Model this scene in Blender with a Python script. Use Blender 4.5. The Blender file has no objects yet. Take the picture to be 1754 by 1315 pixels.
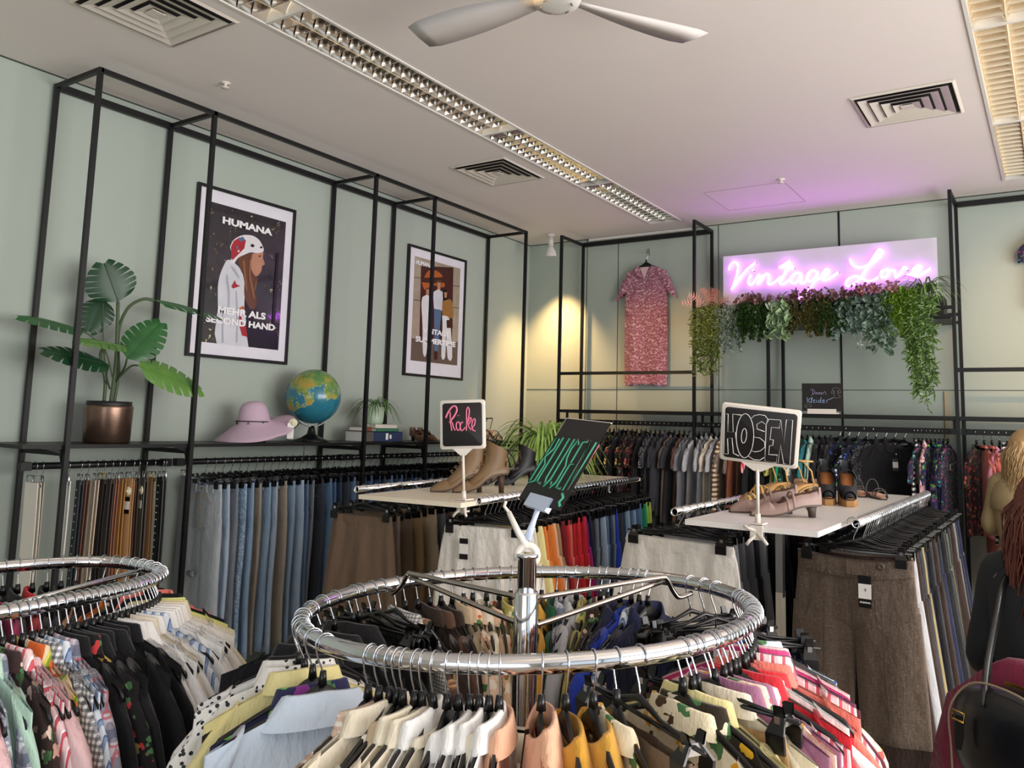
import bpy, math, random
from mathutils import Vector, Matrix
R_ = random.Random(7)
PI = math.pi
sc = bpy.context.scene
COL = sc.collection

# ------------------------------------------------------------------ camera
cam_d = bpy.data.cameras.new('camera'); cam = bpy.data.objects.new('camera', cam_d); COL.objects.link(cam)
cr, cu, cf = Vector((.8308912, .55572954, .02800875)), Vector((.04220879, -.11313903, .99268221)), Vector((-.55483172, .8236287, .1174629))
mw = Matrix((cr, cu, -cf)).transposed().to_4x4(); mw.translation = Vector((0, 0, 1.65))
cam.matrix_world = mw
cam_d.sensor_width = 36; cam_d.sensor_fit = 'HORIZONTAL'; cam_d.lens = 1405 / 1754 * 36
cam_d.shift_x = (877 - 870) / 1754; cam_d.shift_y = -(657.5 - 555) / 1754
cam_d.clip_start = .05
sc.camera = cam
# ------------------------------------------------------------------ light
sc.view_settings.view_transform = 'Standard'; sc.view_settings.look = 'None'
sc.view_settings.gamma = 1; sc.view_settings.use_curve_mapping = False
sc.view_settings.exposure = 0.13
W = bpy.data.worlds.new('sky'); sc.world = W; W.use_nodes = True
W.node_tree.nodes['Background'].inputs[0].default_value = (.80, .90, 1, 1)
W.node_tree.nodes['Background'].inputs[1].default_value = .9
def lamp(name, kind, loc, target, power, color, **kw):
    d = bpy.data.lights.new(name, kind); d.energy = power; d.color = color
    for k, v in kw.items(): setattr(d, k, v)
    o = bpy.data.objects.new(name, d); COL.objects.link(o); o.location = loc
    o.rotation_euler = (Vector(target) - Vector(loc)).to_track_quat('-Z', 'Y').to_euler()
    return o
# shopfront daylight behind the camera; the side light is added for even fill
lamp('window_daylight', 'AREA', (.5, -3.75, 1.5), (-.3, 5, 3.4), 70, (.92, .96, 1), shape='RECTANGLE', size=3.7, size_y=2.9)
lamp('side_fill_light', 'AREA', (3.45, 2.8, 1.65), (-3, 3.9, 2.6), 330, (1, .955, .92), shape='RECTANGLE', size=4.9, size_y=2.4)

# traced outlines: poster pictures, neon strokes, chalk strokes, wall joints
D={"P1":[["coat",[[3.2188,2.5896],[3.2468,2.6151],[3.3163,2.5863],[3.3572,2.5413],[3.3832,2.4518],[3.3868,2.3278],[3.4145,2.2173],[3.4394,2.0783],[3.1993,2.0754],[3.1889,2.3018],[3.1783,2.4309],[3.1893,2.5134]]],["navy",[[3.4012,2.2261],[3.4417,2.2724],[3.5489,2.2219],[3.6686,2.1923],[3.6773,2.0806],[3.4394,2.0783]]],["hair",[[3.3122,2.6374],[3.3597,2.667],[3.4341,2.6893],[3.4436,2.6508],[3.4384,2.5548],[3.479,2.5297],[3.4521,2.4622],[3.4842,2.3826],[3.4628,2.3273],[3.4242,2.3327],[3.3802,2.4098],[3.372,2.5125],[3.3294,2.5782]]],["skin",[[3.4217,2.6838],[3.505,2.7133],[3.5082,2.6732],[3.5269,2.6358],[3.5072,2.6195],[3.5041,2.5923],[3.4894,2.5633],[3.465,2.5433],[3.4422,2.5554],[3.4153,2.6035]]],["white",[[3.2462,2.6973],[3.2724,2.749],[3.3371,2.7914],[3.4122,2.8038],[3.4651,2.7879],[3.4964,2.7567],[3.5099,2.7185],[3.4594,2.6962],[3.4083,2.6918],[3.3597,2.667],[3.3122,2.6374],[3.2848,2.5962],[3.2568,2.5964],[3.2622,2.6488]]],["red",[[3.2533,2.6987],[3.2697,2.7381],[3.3137,2.773],[3.3646,2.7624],[3.3564,2.7082],[3.3106,2.6578],[3.2767,2.6206],[3.2623,2.618]]],["blue",[[3.3023,2.7602],[3.3378,2.7832],[3.358,2.7663],[3.3284,2.7446]]],["dark",[[3.3987,2.7322],[3.4138,2.7511],[3.4363,2.7428],[3.4247,2.7267]]],["red",[[3.2763,2.4459],[3.2995,2.4905],[3.3136,2.467],[3.3449,2.4615],[3.2917,2.4359]]],["red",[[3.347,2.2814],[3.3646,2.2939],[3.3765,2.2233],[3.4091,2.2064],[3.4243,2.1408],[3.3826,2.1469],[3.3597,2.2009]]],["fold",[[3.2316,2.5052],[3.2399,2.5218],[3.2691,2.4141],[3.275,2.2826],[3.2635,2.2761],[3.2565,2.3919]]],["fold",[[3.3112,2.4204],[3.3193,2.4267],[3.3442,2.2708],[3.3508,2.0977],[3.341,2.0968],[3.332,2.2693]]],["fold",[[3.2181,2.3056],[3.2247,2.3115],[3.2478,2.0879],[3.236,2.0868]]],["fold",[[3.256,2.5757],[3.2868,2.5708],[3.3204,2.5352],[3.3351,2.5066],[3.3168,2.5191],[3.285,2.5478]]],["lock",[[3.3445,2.6224],[3.3621,2.636],[3.3828,2.5351],[3.401,2.4336],[3.3877,2.4421],[3.3654,2.5323]]],["lock",[[3.3995,2.6428],[3.412,2.6451],[3.4178,2.5409],[3.4504,2.4514],[3.4642,2.3904],[3.4469,2.3985],[3.4235,2.4684],[3.4027,2.5384]]],["lock",[[3.4607,2.5162],[3.4713,2.5126],[3.4601,2.4424],[3.4529,2.4518]]],["red",[[3.3248,2.7126],[3.3395,2.7311],[3.3506,2.7176],[3.337,2.6993]]],["dark",[[3.4753,2.7418],[3.4917,2.7493],[3.4979,2.7377],[3.4827,2.7305]]],["blue",[[3.2882,2.7055],[3.3033,2.7167],[3.3073,2.6988],[3.2931,2.6909]]],["white",[[3.3024,2.6823],[3.314,2.6917],[3.3187,2.6801],[3.307,2.6717]]],["orangey",[[3.3442,2.317],[3.3736,2.3364],[3.3872,2.3226],[3.3703,2.2998]]],["red",[[3.3414,2.2449],[3.3577,2.2571],[3.363,2.2371],[3.3501,2.2285]]],["dark",[[3.4673,2.6785],[3.4901,2.687],[3.4869,2.6778],[3.4716,2.6729]]],["dark",[[3.6164,2.7257],[3.6366,2.7294],[3.6395,2.2535],[3.6155,2.2507]]]],"P2":[["door",[[5.1173,2.9006],[5.5505,2.9625],[5.5713,2.2334],[5.1362,2.2213]]],["step",[[5.0286,2.2935],[5.6612,2.3225],[5.6551,2.119],[5.0329,2.1055]]],["seam",[[5.0313,2.7957],[5.1194,2.8036],[5.1198,2.7972],[5.0317,2.7894]]],["seam",[[5.0392,2.6115],[5.1252,2.6171],[5.1256,2.6094],[5.0396,2.6039]]],["seam",[[5.5552,2.8061],[5.6508,2.8139],[5.6512,2.8071],[5.5556,2.7993]]],["seam",[[5.5598,2.6163],[5.6529,2.6217],[5.6532,2.6149],[5.5601,2.6096]]],["orange",[[5.159,2.81],[5.2155,2.8783],[5.3074,2.8939],[5.3498,2.8877],[5.4047,2.8566],[5.2699,2.828]]],["orange",[[5.1317,2.7667],[5.2523,2.7791],[5.429,2.8068],[5.4208,2.7652],[5.357,2.7688],[5.254,2.753],[5.1754,2.7085]]],["hair",[[5.1863,2.727],[5.2306,2.7337],[5.2449,2.6337],[5.1846,2.6253]]],["skin",[[5.1951,2.7153],[5.2273,2.7201],[5.23,2.6774],[5.1978,2.6727]]],["white",[[5.1492,2.6463],[5.2284,2.6706],[5.2505,2.543],[5.2427,2.4379],[5.2281,2.1845],[5.1839,2.1872],[5.1636,2.416],[5.1394,2.5803]]],["hair",[[5.3209,2.8097],[5.3877,2.8203],[5.3901,2.7806],[5.3233,2.7703]]],["skin",[[5.3302,2.7939],[5.3803,2.8018],[5.3799,2.739],[5.3423,2.7334]]],["coat",[[5.2816,2.7046],[5.3481,2.7409],[5.419,2.7247],[5.4158,2.5641],[5.3023,2.5693]]],["blue",[[5.3023,2.5693],[5.407,2.5696],[5.391,2.4153],[5.3799,2.2169],[5.3283,2.2125]]],["door",[[5.3242,2.2121],[5.3737,2.2164],[5.3739,2.1445],[5.3324,2.1452]]],["dark",[[5.4097,2.7368],[5.4643,2.7556],[5.4963,2.6551],[5.4868,2.5597],[5.4285,2.5657]]],["skin",[[5.4317,2.7266],[5.4701,2.7322],[5.4686,2.6849],[5.4387,2.6807]]],["tan",[[5.4111,2.6434],[5.4591,2.6634],[5.5344,2.6739],[5.5661,2.5833],[5.5649,2.529],[5.4792,2.5052],[5.4182,2.5245]]],["white",[[5.414,2.524],[5.4999,2.5211],[5.5378,2.4314],[5.5744,2.1801],[5.5096,2.1749],[5.4757,2.3846],[5.4772,2.1789],[5.4244,2.1747],[5.4253,2.4058]]],["door",[[5.4758,2.4914],[5.5617,2.5083],[5.566,2.4346],[5.484,2.4255]]]],"T1":[["HUMANA",[[3.1751,2.8316],[3.5695,2.8416],[3.1738,2.8775]]],["MEHR ALS",[[3.1862,2.2634],[3.5578,2.2759],[3.1848,2.3093]]],["SECOND HAND",[[3.1049,2.2],[3.6401,2.2107],[3.1036,2.2432]]]],"T2":[["HUMANA",[[5.0443,2.8982],[5.2543,2.9139],[5.0438,2.9368]]],["VINTAGE",[[5.168,2.3458],[5.5201,2.3625],[5.1692,2.3909]]],["SUMMERTIME",[[5.0807,2.2644],[5.6123,2.2841],[5.0816,2.3114]]]],"NEON":[[[-2.2303,2.9449],[-2.2217,2.9782],[-2.2013,3.002],[-2.1801,3.0065],[-2.159,2.9889],[-2.1539,2.9514],[-2.1669,2.8891],[-2.1883,2.8275],[-2.2075,2.7782],[-2.1756,2.8266],[-2.1174,2.8959],[-2.065,2.9495],[-2.0078,2.9886]],[[-2.0477,2.8905],[-2.0656,2.8553],[-2.0689,2.8242],[-2.0483,2.8071],[-2.0172,2.8361],[-1.9932,2.876],[-1.9778,2.8852],[-1.9781,2.8489],[-1.9938,2.8033],[-1.9576,2.8629],[-1.9269,2.8854],[-1.9047,2.8795],[-1.905,2.8435],[-1.9124,2.8079],[-1.8822,2.8038],[-1.8419,2.8255],[-1.8067,2.8618]],[[-2.0309,2.9289],[-2.0248,2.9222]],[[-1.7312,2.9803],[-1.7565,2.9242],[-1.7918,2.8606],[-1.8151,2.8215],[-1.8074,2.7954],[-1.7777,2.8005],[-1.738,2.8311]],[[-1.8209,2.9316],[-1.7762,2.931],[-1.7026,2.9198]],[[-1.8209,2.9316],[-1.7759,2.9565],[-1.7312,2.9803]],[[-1.6546,2.8704],[-1.6885,2.8781],[-1.723,2.8554],[-1.7332,2.8156],[-1.709,2.7956],[-1.6747,2.8164],[-1.6499,2.865],[-1.6583,2.8101],[-1.6412,2.7908],[-1.6073,2.8115]],[[-1.5395,2.8795],[-1.5727,2.8861],[-1.6018,2.8563],[-1.6043,2.8163],[-1.5787,2.8044],[-1.545,2.8319],[-1.5253,2.8753],[-1.5453,2.8119],[-1.5843,2.7447],[-1.6329,2.6928],[-1.6699,2.67]],[[-1.5451,2.8219],[-1.5073,2.8191],[-1.4646,2.8457],[-1.4408,2.8756],[-1.4639,2.8874],[-1.4879,2.8574],[-1.4932,2.818],[-1.4747,2.8018],[-1.4324,2.8185],[-1.3996,2.8407],[-1.3715,2.8583]],[[-1.2846,2.9543],[-1.2763,2.9173],[-1.2479,2.8914],[-1.2031,2.8839],[-1.1493,2.9036],[-1.0953,2.9473],[-1.0595,2.9826],[-1.066,3.0025],[-1.0853,3.0014],[-1.1263,2.9404],[-1.1768,2.8623],[-1.2229,2.7931],[-1.2778,2.7485],[-1.3123,2.7479],[-1.3181,2.7757],[-1.2902,2.8079],[-1.2404,2.8168],[-1.2006,2.7915],[-1.161,2.7722],[-1.1211,2.7808],[-1.0856,2.7993]],[[-1.0365,2.8491],[-1.0628,2.8435],[-1.0739,2.8157],[-1.0596,2.7935],[-1.029,2.8027],[-1.0152,2.835],[-1.0364,2.8529],[-1.0022,2.8406],[-0.9763,2.8443]],[[-0.9763,2.8443],[-0.9729,2.8079],[-0.9649,2.7864],[-0.9386,2.8147],[-0.9119,2.8599],[-0.8913,2.8375]],[[-0.8923,2.8017],[-0.8543,2.8082],[-0.816,2.8314],[-0.7988,2.8525],[-0.8193,2.8636],[-0.8492,2.8407],[-0.8626,2.8088],[-0.8464,2.7907],[-0.8045,2.7968],[-0.7667,2.8181],[-0.7348,2.8398]]],"HOSEN":[[[0.0406,0.8215],[0.0468,0.4832],[0.0561,0.1201]],[[0.0623,0.8235],[0.087,0.8221],[0.0937,0.5108],[0.1618,0.5184],[0.1454,0.8313],[0.2562,0.8289]],[[0.0525,0.1158],[0.1142,0.1221],[0.0942,0.3918],[0.1517,0.4115],[0.1801,0.1456],[0.2556,0.1092]],[[0.2009,0.4117],[0.1931,0.5218]],[[0.4266,0.5054],[0.4261,0.3912],[0.4159,0.2845],[0.3968,0.1944],[0.3705,0.1292],[0.3393,0.0946],[0.3059,0.0939],[0.2733,0.1274],[0.2445,0.1921],[0.2221,0.2825],[0.208,0.3902],[0.2037,0.5057],[0.2094,0.6184],[0.2246,0.7182],[0.2479,0.7962],[0.2773,0.8455],[0.3099,0.862],[0.3431,0.8443],[0.3737,0.7941],[0.3993,0.716],[0.4174,0.6168],[0.4266,0.5054]],[[0.3359,0.4815],[0.3339,0.4433],[0.3291,0.4079],[0.3221,0.3785],[0.3133,0.3576],[0.3037,0.3472],[0.294,0.3481],[0.2851,0.3603],[0.2779,0.3828],[0.2728,0.4135],[0.2705,0.4497],[0.2712,0.4881],[0.2746,0.5254],[0.2806,0.5582],[0.2886,0.5835],[0.298,0.5992],[0.3077,0.6039],[0.3171,0.5972],[0.3252,0.5796],[0.3314,0.5528],[0.3351,0.5191],[0.3359,0.4815]],[[0.3747,0.7762],[0.4167,0.8441],[0.4825,0.874],[0.5529,0.8661],[0.5981,0.7982],[0.573,0.7143],[0.5164,0.7575],[0.4568,0.7024],[0.4634,0.6211],[0.5607,0.5916]],[[0.4253,0.4763],[0.5075,0.4712],[0.5663,0.4144],[0.5753,0.3246],[0.5224,0.2488],[0.4568,0.2184],[0.4131,0.2312]],[[0.3779,0.1255],[0.4463,0.0796],[0.5261,0.0868],[0.5744,0.1426]],[[0.573,0.7143],[0.5881,0.8116],[0.7442,0.8215],[0.7387,0.6829],[0.6408,0.6798],[0.6329,0.4675],[0.6764,0.4672],[0.6726,0.3728],[0.6327,0.3589],[0.629,0.2043],[0.7385,0.215],[0.7315,0.0769],[0.5854,0.0803],[0.5812,0.3617],[0.573,0.7143]],[[0.7488,0.8219],[0.8075,0.4251],[0.8174,0.8376],[0.8938,0.8414],[0.8997,0.0751],[0.824,0.0807],[0.7675,0.4024],[0.7564,0.0803]]],"ROCKE":[[[0.1353,0.6413],[0.1974,0.7638],[0.2829,0.8656],[0.356,0.8719],[0.3841,0.7932],[0.3338,0.6884],[0.2219,0.5519]],[[0.2362,0.7605],[0.239,0.5687],[0.2671,0.3746]],[[0.2104,0.5437],[0.2782,0.5381],[0.3047,0.4447],[0.3443,0.3813]],[[0.4508,0.4639],[0.4493,0.4382],[0.4442,0.4152],[0.436,0.3967],[0.4252,0.3845],[0.413,0.3797],[0.4004,0.3827],[0.3884,0.3931],[0.3783,0.4102],[0.3708,0.4324],[0.3667,0.4577],[0.3663,0.4838],[0.3696,0.5084],[0.3764,0.5294],[0.3861,0.5449],[0.3977,0.5534],[0.4102,0.5543],[0.4226,0.5475],[0.4338,0.5336],[0.4427,0.5138],[0.4485,0.4898],[0.4508,0.4639]],[[0.3974,0.683],[0.4032,0.6771]],[[0.428,0.6877],[0.4339,0.6817]],[[0.5187,0.5365],[0.4803,0.5397],[0.4547,0.4599],[0.4734,0.3765],[0.5211,0.3909],[0.5624,0.4421]],[[0.5866,0.3675],[0.5949,0.5575],[0.5973,0.7566],[0.6243,0.8483],[0.6578,0.7875],[0.6412,0.6442],[0.588,0.5127]],[[0.5886,0.4763],[0.6737,0.6324],[0.6938,0.5764],[0.6305,0.482],[0.6933,0.3826]],[[0.6928,0.4134],[0.7675,0.4889],[0.7789,0.5965],[0.7392,0.5907],[0.7069,0.4757],[0.7314,0.3795],[0.7888,0.3604]]],"SEAMX":[-3.6879,-3.3597,-2.4005,-1.4099,-0.7002]}
# ------------------------------------------------------------------ materials
def srgb(c):
    if isinstance(c, str): c = tuple(int(c[i:i+2], 16) for i in (0, 2, 4))
    return tuple(((v/255)/12.92 if v/255 <= .04045 else ((v/255+.055)/1.055)**2.4) for v in c) + (1,)
class NT:
    def __init__(s, name, rough=.8, metal=0, spec=.5):
        s.m = bpy.data.materials.new(name); s.m.use_nodes = True; s.t = s.m.node_tree
        s.b = s.t.nodes['Principled BSDF']; s.b.inputs['Roughness'].default_value = rough; s.b.inputs['Metallic'].default_value = metal
        s.b.inputs['Specular IOR Level'].default_value = spec; s.co = None
    def n(s, typ, **kw):
        x = s.t.nodes.new(typ)
        for k, v in kw.items(): setattr(x, k, v)
        return x
    def l(s, a, b): s.t.links.new(a, b)
    def obj(s):
        if not s.co: s.co = s.n('ShaderNodeTexCoord').outputs['Object']
        return s.co
    def scale(s, v):
        m = s.n('ShaderNodeMapping'); m.inputs['Scale'].default_value = v; s.l(s.obj(), m.inputs[0]); return m.outputs[0]
    def noise(s, sc_, det=3, vec=None, rough=.5):
        x = s.n('ShaderNodeTexNoise'); x.inputs['Scale'].default_value = sc_; x.inputs['Detail'].default_value = det; x.inputs['Roughness'].default_value = rough
        s.l(vec or s.obj(), x.inputs['Vector']); return x.outputs['Fac']
    def math(s, op, a, b=0, c=None):
        x = s.n('ShaderNodeMath', operation=op)
        for i, v in enumerate((a, b) if c is None else (a, b, c)):
            if isinstance(v, (int, float)): x.inputs[i].default_value = v
            else: s.l(v, x.inputs[i])
        return x.outputs[0]
    def mix(s, f, a, b, mode='MIX'):
        x = s.n('ShaderNodeMix', data_type='RGBA', blend_type=mode)
        for i, v in ((0, f), (6, a), (7, b)):
            if isinstance(v, (int, float, tuple)): x.inputs[i].default_value = v
            else: s.l(v, x.inputs[i])
        return x.outputs[2]
    def bump(s, h, st=.3, d=.002):
        x = s.n('ShaderNodeBump'); x.inputs['Strength'].default_value = st; x.inputs['Distance'].default_value = d
        s.l(h, x.inputs['Height']); s.l(x.outputs[0], s.b.inputs['Normal'])
    def col(s, c):
        if isinstance(c, tuple): s.b.inputs['Base Color'].default_value = c
        else: s.l(c, s.b.inputs['Base Color'])
    def ramp(s, f, stops, const=True):
        x = s.n('ShaderNodeValToRGB'); cr_ = x.color_ramp; cr_.interpolation = 'CONSTANT' if const else 'LINEAR'
        while len(cr_.elements) < len(stops): cr_.elements.new(.5)
        for e, (p, c) in zip(cr_.elements, stops): e.position = p; e.color = c
        s.l(f, x.inputs[0]); return x.outputs[0]
MC = {}
def flat(name, c, rough=.5, metal=0, spec=.5, var=.06, bump=0, bs=60):
    if name in MC: return MC[name]
    n = NT(name, rough, metal, spec); c = srgb(c)
    k = n.noise(9, 3); d = tuple(v*(1-var*2) for v in c[:3]) + (1,)
    n.col(n.mix(k, d, c))
    if bump: n.bump(n.noise(bs, 4), bump)
    MC[name] = n.m; return n.m
def cloth(name, typ, c1, c2='ffffff', c3='000000', s=1.0, rough=.85):
    key = 'cloth_' + name
    if key in MC: return MC[key]
    n = NT(key, rough, 0, .25); a, b, c = srgb(c1), srgb(c2), srgb('b9cbdc' if c3 == 'acid' else c3)
    n.b.inputs['Sheen Weight'].default_value = .15
    sp = n.n('ShaderNodeSeparateXYZ'); n.l(n.obj(), sp.inputs[0]); X, Y, Z = sp.outputs
    weave = n.noise(420, 2)
    soft = n.noise(7, 3)
    def stripe(v, f, w, ph=0): return n.math('LESS_THAN', n.math('FRACT', n.math('MULTIPLY_ADD', v, f, 40+ph)), w)
    if typ == 'solid':
        out = n.mix(soft, tuple(v*.86 for v in a[:3])+(1,), a)
    elif typ == 'denim':
        st = n.noise(1, 4, n.scale((90, 90, 8)), .7); fade = n.noise(5, 2)
        out = n.mix(n.math('MULTIPLY', st, .9), a, b)
        out = n.mix(n.math('MULTIPLY', fade, .45), out, b)
        if c3 == 'acid': out = n.mix(n.math('GREATER_THAN', n.noise(60, 5, None, .8), .52), out, srgb('b9cbdc'))
        weave = st
    elif typ == 'plaid':
        f = 26*s
        out = n.mix(n.math('MULTIPLY', stripe(X, f, .45), .55), a, b); out = n.mix(n.math('MULTIPLY', stripe(Z, f, .45, .1), .55), out, b)
        out = n.mix(n.math('MULTIPLY', stripe(X, f, .1, .3), .8), out, c); out = n.mix(n.math('MULTIPLY', stripe(Z, f, .1, .3), .8), out, c)
    elif typ == 'check':
        f = 80*s
        out = n.mix(n.math('MULTIPLY', stripe(X, f, .5), .6), a, b); out = n.mix(n.math('MULTIPLY', stripe(Z, f, .5), .6), out, b)
    elif typ == 'stripe':
        out = n.mix(stripe(X, 45*s, .4), a, b); out = n.mix(stripe(X, 45*s, .12, .7), out, c)
    elif typ == 'hoops':
        out = n.mix(stripe(Z, 28*s, .5), a, b)
    elif typ == 'floral':
        v = n.n('ShaderNodeTexVoronoi'); v.inputs['Scale'].default_value = 38*s
        dst = n.n('ShaderNodeVectorMath', operation='ADD'); nz = n.n('ShaderNodeTexNoise'); nz.inputs['Scale'].default_value = 44*s; n.l(n.obj(), nz.inputs['Vector'])
        sm = n.n('ShaderNodeVectorMath', operation='SCALE'); sm.inputs['Scale'].default_value = .034/s; n.l(nz.outputs['Color'], sm.inputs[0])
        n.l(n.obj(), dst.inputs[0]); n.l(sm.outputs[0], dst.inputs[1]); n.l(dst.outputs[0], v.inputs['Vector'])
        s2 = n.n('ShaderNodeSeparateColor'); n.l(v.outputs['Color'], s2.inputs[0])
        pet = n.ramp(s2.outputs[0], [(0, b), (.45, c), (.8, srgb('4f7a4a'))])
        m = n.math('LESS_THAN', v.outputs['Distance'], .42)
        m = n.math('MULTIPLY', m, n.math('GREATER_THAN', s2.outputs[1], .3))
        out = n.mix(m, a, pet)
    elif typ == 'paisley':
        v = n.n('ShaderNodeTexWave', wave_type='RINGS', rings_direction='SPHERICAL'); v.inputs['Scale'].default_value = 9*s; v.inputs['Distortion'].default_value = 9
        v.inputs['Detail'].default_value = 2; v.inputs['Detail Scale'].default_value = 3*s; n.l(n.obj(), v.inputs['Vector'])
        out = n.ramp(v.outputs['Fac'], [(0, a), (.62, c), (.8, b)])
        out = n.mix(n.math('GREATER_THAN', n.noise(55*s, 3), .58), out, c)
    elif typ == 'tweed':
        st = n.noise(1, 3, n.scale((60, 60, 700)), .8); s3 = n.noise(1, 3, n.scale((700, 700, 60)), .8)
        out = n.mix(st, a, b); out = n.mix(n.math('MULTIPLY', n.math('GREATER_THAN', st, .62), .7), n.mix(n.math('MULTIPLY', n.math('GREATER_THAN', s3, .56), .22), out, c), c); weave = st
    elif typ == 'spots':
        v = n.n('ShaderNodeTexVoronoi'); v.inputs['Scale'].default_value = 45*s; n.l(n.obj(), v.inputs['Vector'])
        out = n.mix(n.math('LESS_THAN', v.outputs['Distance'], .28), a, b)
    elif typ == 'brush':
        f = n.noise(11*s, 2, None, .3); g = n.noise(17*s, 2, n.scale((1, 1, .5)))
        out = n.ramp(f, [(0, a), (.44, b), (.5, c), (.56, srgb('d8cf62')), (.62, a)]); out = n.mix(n.math('GREATER_THAN', g, .58), out, b)
    n.col(out)
    b1 = n.n('ShaderNodeBump'); b1.inputs['Strength'].default_value = .55; b1.inputs['Distance'].default_value = .026; n.l(n.noise(1, 4, n.scale((16, 16, 7)), .62), b1.inputs['Height'])
    b2 = n.n('ShaderNodeBump'); b2.inputs['Strength'].default_value = .35; b2.inputs['Distance'].default_value = .0012; n.l(weave, b2.inputs['Height']); n.l(b1.outputs[0], b2.inputs['Normal']); n.l(b2.outputs[0], n.b.inputs['Normal'])
    MC[key] = n.m; return n.m
def emit(name, c, st):
    if name in MC: return MC[name]
    n = NT(name); c = srgb(c) if isinstance(c, str) else c; n.b.inputs['Base Color'].default_value = c; n.b.inputs['Emission Color'].default_value = c
    n.b.inputs['Emission Strength'].default_value = st; MC[name] = n.m; return n.m
BLACK = flat('black_metal', '141415', .45, .3)
PLB = flat('black_plastic', '0b0b0c', .32)
CHROME = flat('chrome', 'e2e3e6', .07, 1, var=.01)
WIRE = flat('wire_steel', 'c9ccd1', .2, 1, var=.02)
STEEL = flat('brushed_steel', 'b9bbbd', .35, 1)
WHP = flat('white_plastic', 'e8e0d4', .35)
WHITE = flat('white_paint', 'dedbd5', .6)
BOARD = flat('cream_laminate', 'f3e6ce', .3, var=.02); BOARDW = flat('white_laminate', 'f1eee8', .3, var=.02)
CHALK = flat('chalkboard', '1b1718', .55, var=.1)
PAPER = flat('paper_white', 'f2f0ea', .7)
GOLD = flat('brass', 'c9a552', .25, 1)

# ------------------------------------------------------------------ mesh builder
class M:
    def __init__(s): s.v = []; s.f = []; s.mi = []; s.sm = []
    def add(s, vs, fs, mi=0, smooth=True, mat=None):
        b = len(s.v)
        s.v += [tuple(mat @ Vector(p)) if mat else tuple(p) for p in vs]
        s.f += [tuple(b+i for i in f) for f in fs]; s.mi += [mi]*len(fs); s.sm += [smooth]*len(fs)
        return s
    def box(s, lo, hi, mi=0, mat=None):
        x, y, z = lo; X, Y, Z = hi
        return s.add([(x,y,z),(X,y,z),(X,Y,z),(x,Y,z),(x,y,Z),(X,y,Z),(X,Y,Z),(x,Y,Z)],
                     [(0,3,2,1),(4,5,6,7),(0,1,5,4),(1,2,6,5),(2,3,7,6),(3,0,4,7)], mi, False, mat)
    def cbox(s, c, d, mi=0, mat=None):
        return s.box([c[i]-d[i]/2 for i in range(3)], [c[i]+d[i]/2 for i in range(3)], mi, mat)
    def loft(s, rings, cap=(True, True), mi=0, smooth=True, closed=True, mat=None):
        n = len(rings[0]); vs = [p for r in rings for p in r]; fs = []
        for k in range(len(rings)-1):
            for i in range(n if closed else n-1):
                j = (i+1) % n; fs.append((k*n+i, k*n+j, (k+1)*n+j, (k+1)*n+i))
        if closed and cap[0]: fs.append(tuple(range(n-1, -1, -1)))
        if closed and cap[1]: fs.append(tuple((len(rings)-1)*n+i for i in range(n)))
        return s.add(vs, fs, mi, smooth, mat)
    def tube(s, path, r, n=8, mi=0, mat=None, cap=True, closed=False):
        P = [Vector(p) for p in path]; k = len(P); rs = r if isinstance(r, (list, tuple)) else [r]*k
        rings = []; up = None
        for i in range(k):
            if closed: t = P[(i+1) % k] - P[i-1]
            else: t = P[min(i+1, k-1)] - P[max(i-1, 0)]
            if t.length < 1e-9: t = Vector((0, 0, 1))
            t.normalize()
            if up is None:
                up = Vector((0, 0, 1)) if abs(t.z) < .9 else Vector((1, 0, 0))
            up = (up - t*up.dot(t)); up = up.normalized() if up.length > 1e-6 else t.orthogonal().normalized()
            w = t.cross(up)
            rings.append([P[i] + up*(rs[i]*math.cos(2*PI*a/n)) + w*(rs[i]*math.sin(2*PI*a/n)) for a in range(n)])
        if closed: rings.append(rings[0])
        return s.loft(rings, (cap and not closed,)*2, mi, True, True, mat)
    def lathe(s, prof, n=32, mi=0, mat=None, c=(0,0,0)):
        return s.loft([[(c[0]+r*math.cos(2*PI*a/n), c[1]+r*math.sin(2*PI*a/n), c[2]+z) for a in range(n)] for r, z in prof], (True, True), mi, True, True, mat)
    def cyl(s, a, b, r, n=12, mi=0): return s.tube([a, b], r, n, mi)
    def poly(s, pts, mi=0, mat=None): return s.add(pts, [tuple(range(len(pts)))], mi, False, mat)
    def sphere(s, c, r, n=20, mi=0, mat=None):
        r = (r, r, r) if not isinstance(r, (tuple, list)) else r
        return s.loft([[(c[0]+r[0]*math.sin(t)*math.cos(2*PI*a/n), c[1]+r[1]*math.sin(t)*math.sin(2*PI*a/n), c[2]-r[2]*math.cos(t)) for a in range(n)]
                       for t in [max(.02, min(PI-.02, PI*k/(n//2))) for k in range(n//2+1)]], (True, True), mi, True, True, mat)
    def mesh(s, name):
        me = bpy.data.meshes.new(name); me.from_pydata(s.v, [], s.f)
        me.polygons.foreach_set('use_smooth', s.sm); me.polygons.foreach_set('material_index', s.mi); me.update(); return me
    def build(s, name, mats, parent=None, **kw):
        return put(name, s.mesh(name), mats, parent, **kw)
def put(name, me, mats, parent=None, loc=None, rz=None, label=None):
    o = bpy.data.objects.new(name, me); COL.objects.link(o)
    mats = mats if isinstance(mats, (list, tuple)) else [mats]
    if me is not None:
        while len(me.materials) < len(mats): me.materials.append(mats[len(me.materials)])
        for i, m in enumerate(mats): o.material_slots[i].link = 'OBJECT'; o.material_slots[i].material = m
    if parent: o.parent = parent
    if loc is not None: o.location = loc
    if rz is not None: o.rotation_euler.z = rz
    if label: o['label'] = label
    return o
def tag(o, label, cat, group=None, kind=None):
    o['label'] = label; o['category'] = cat
    if group: o['group'] = group
    if kind: o['kind'] = kind
    return o
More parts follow.
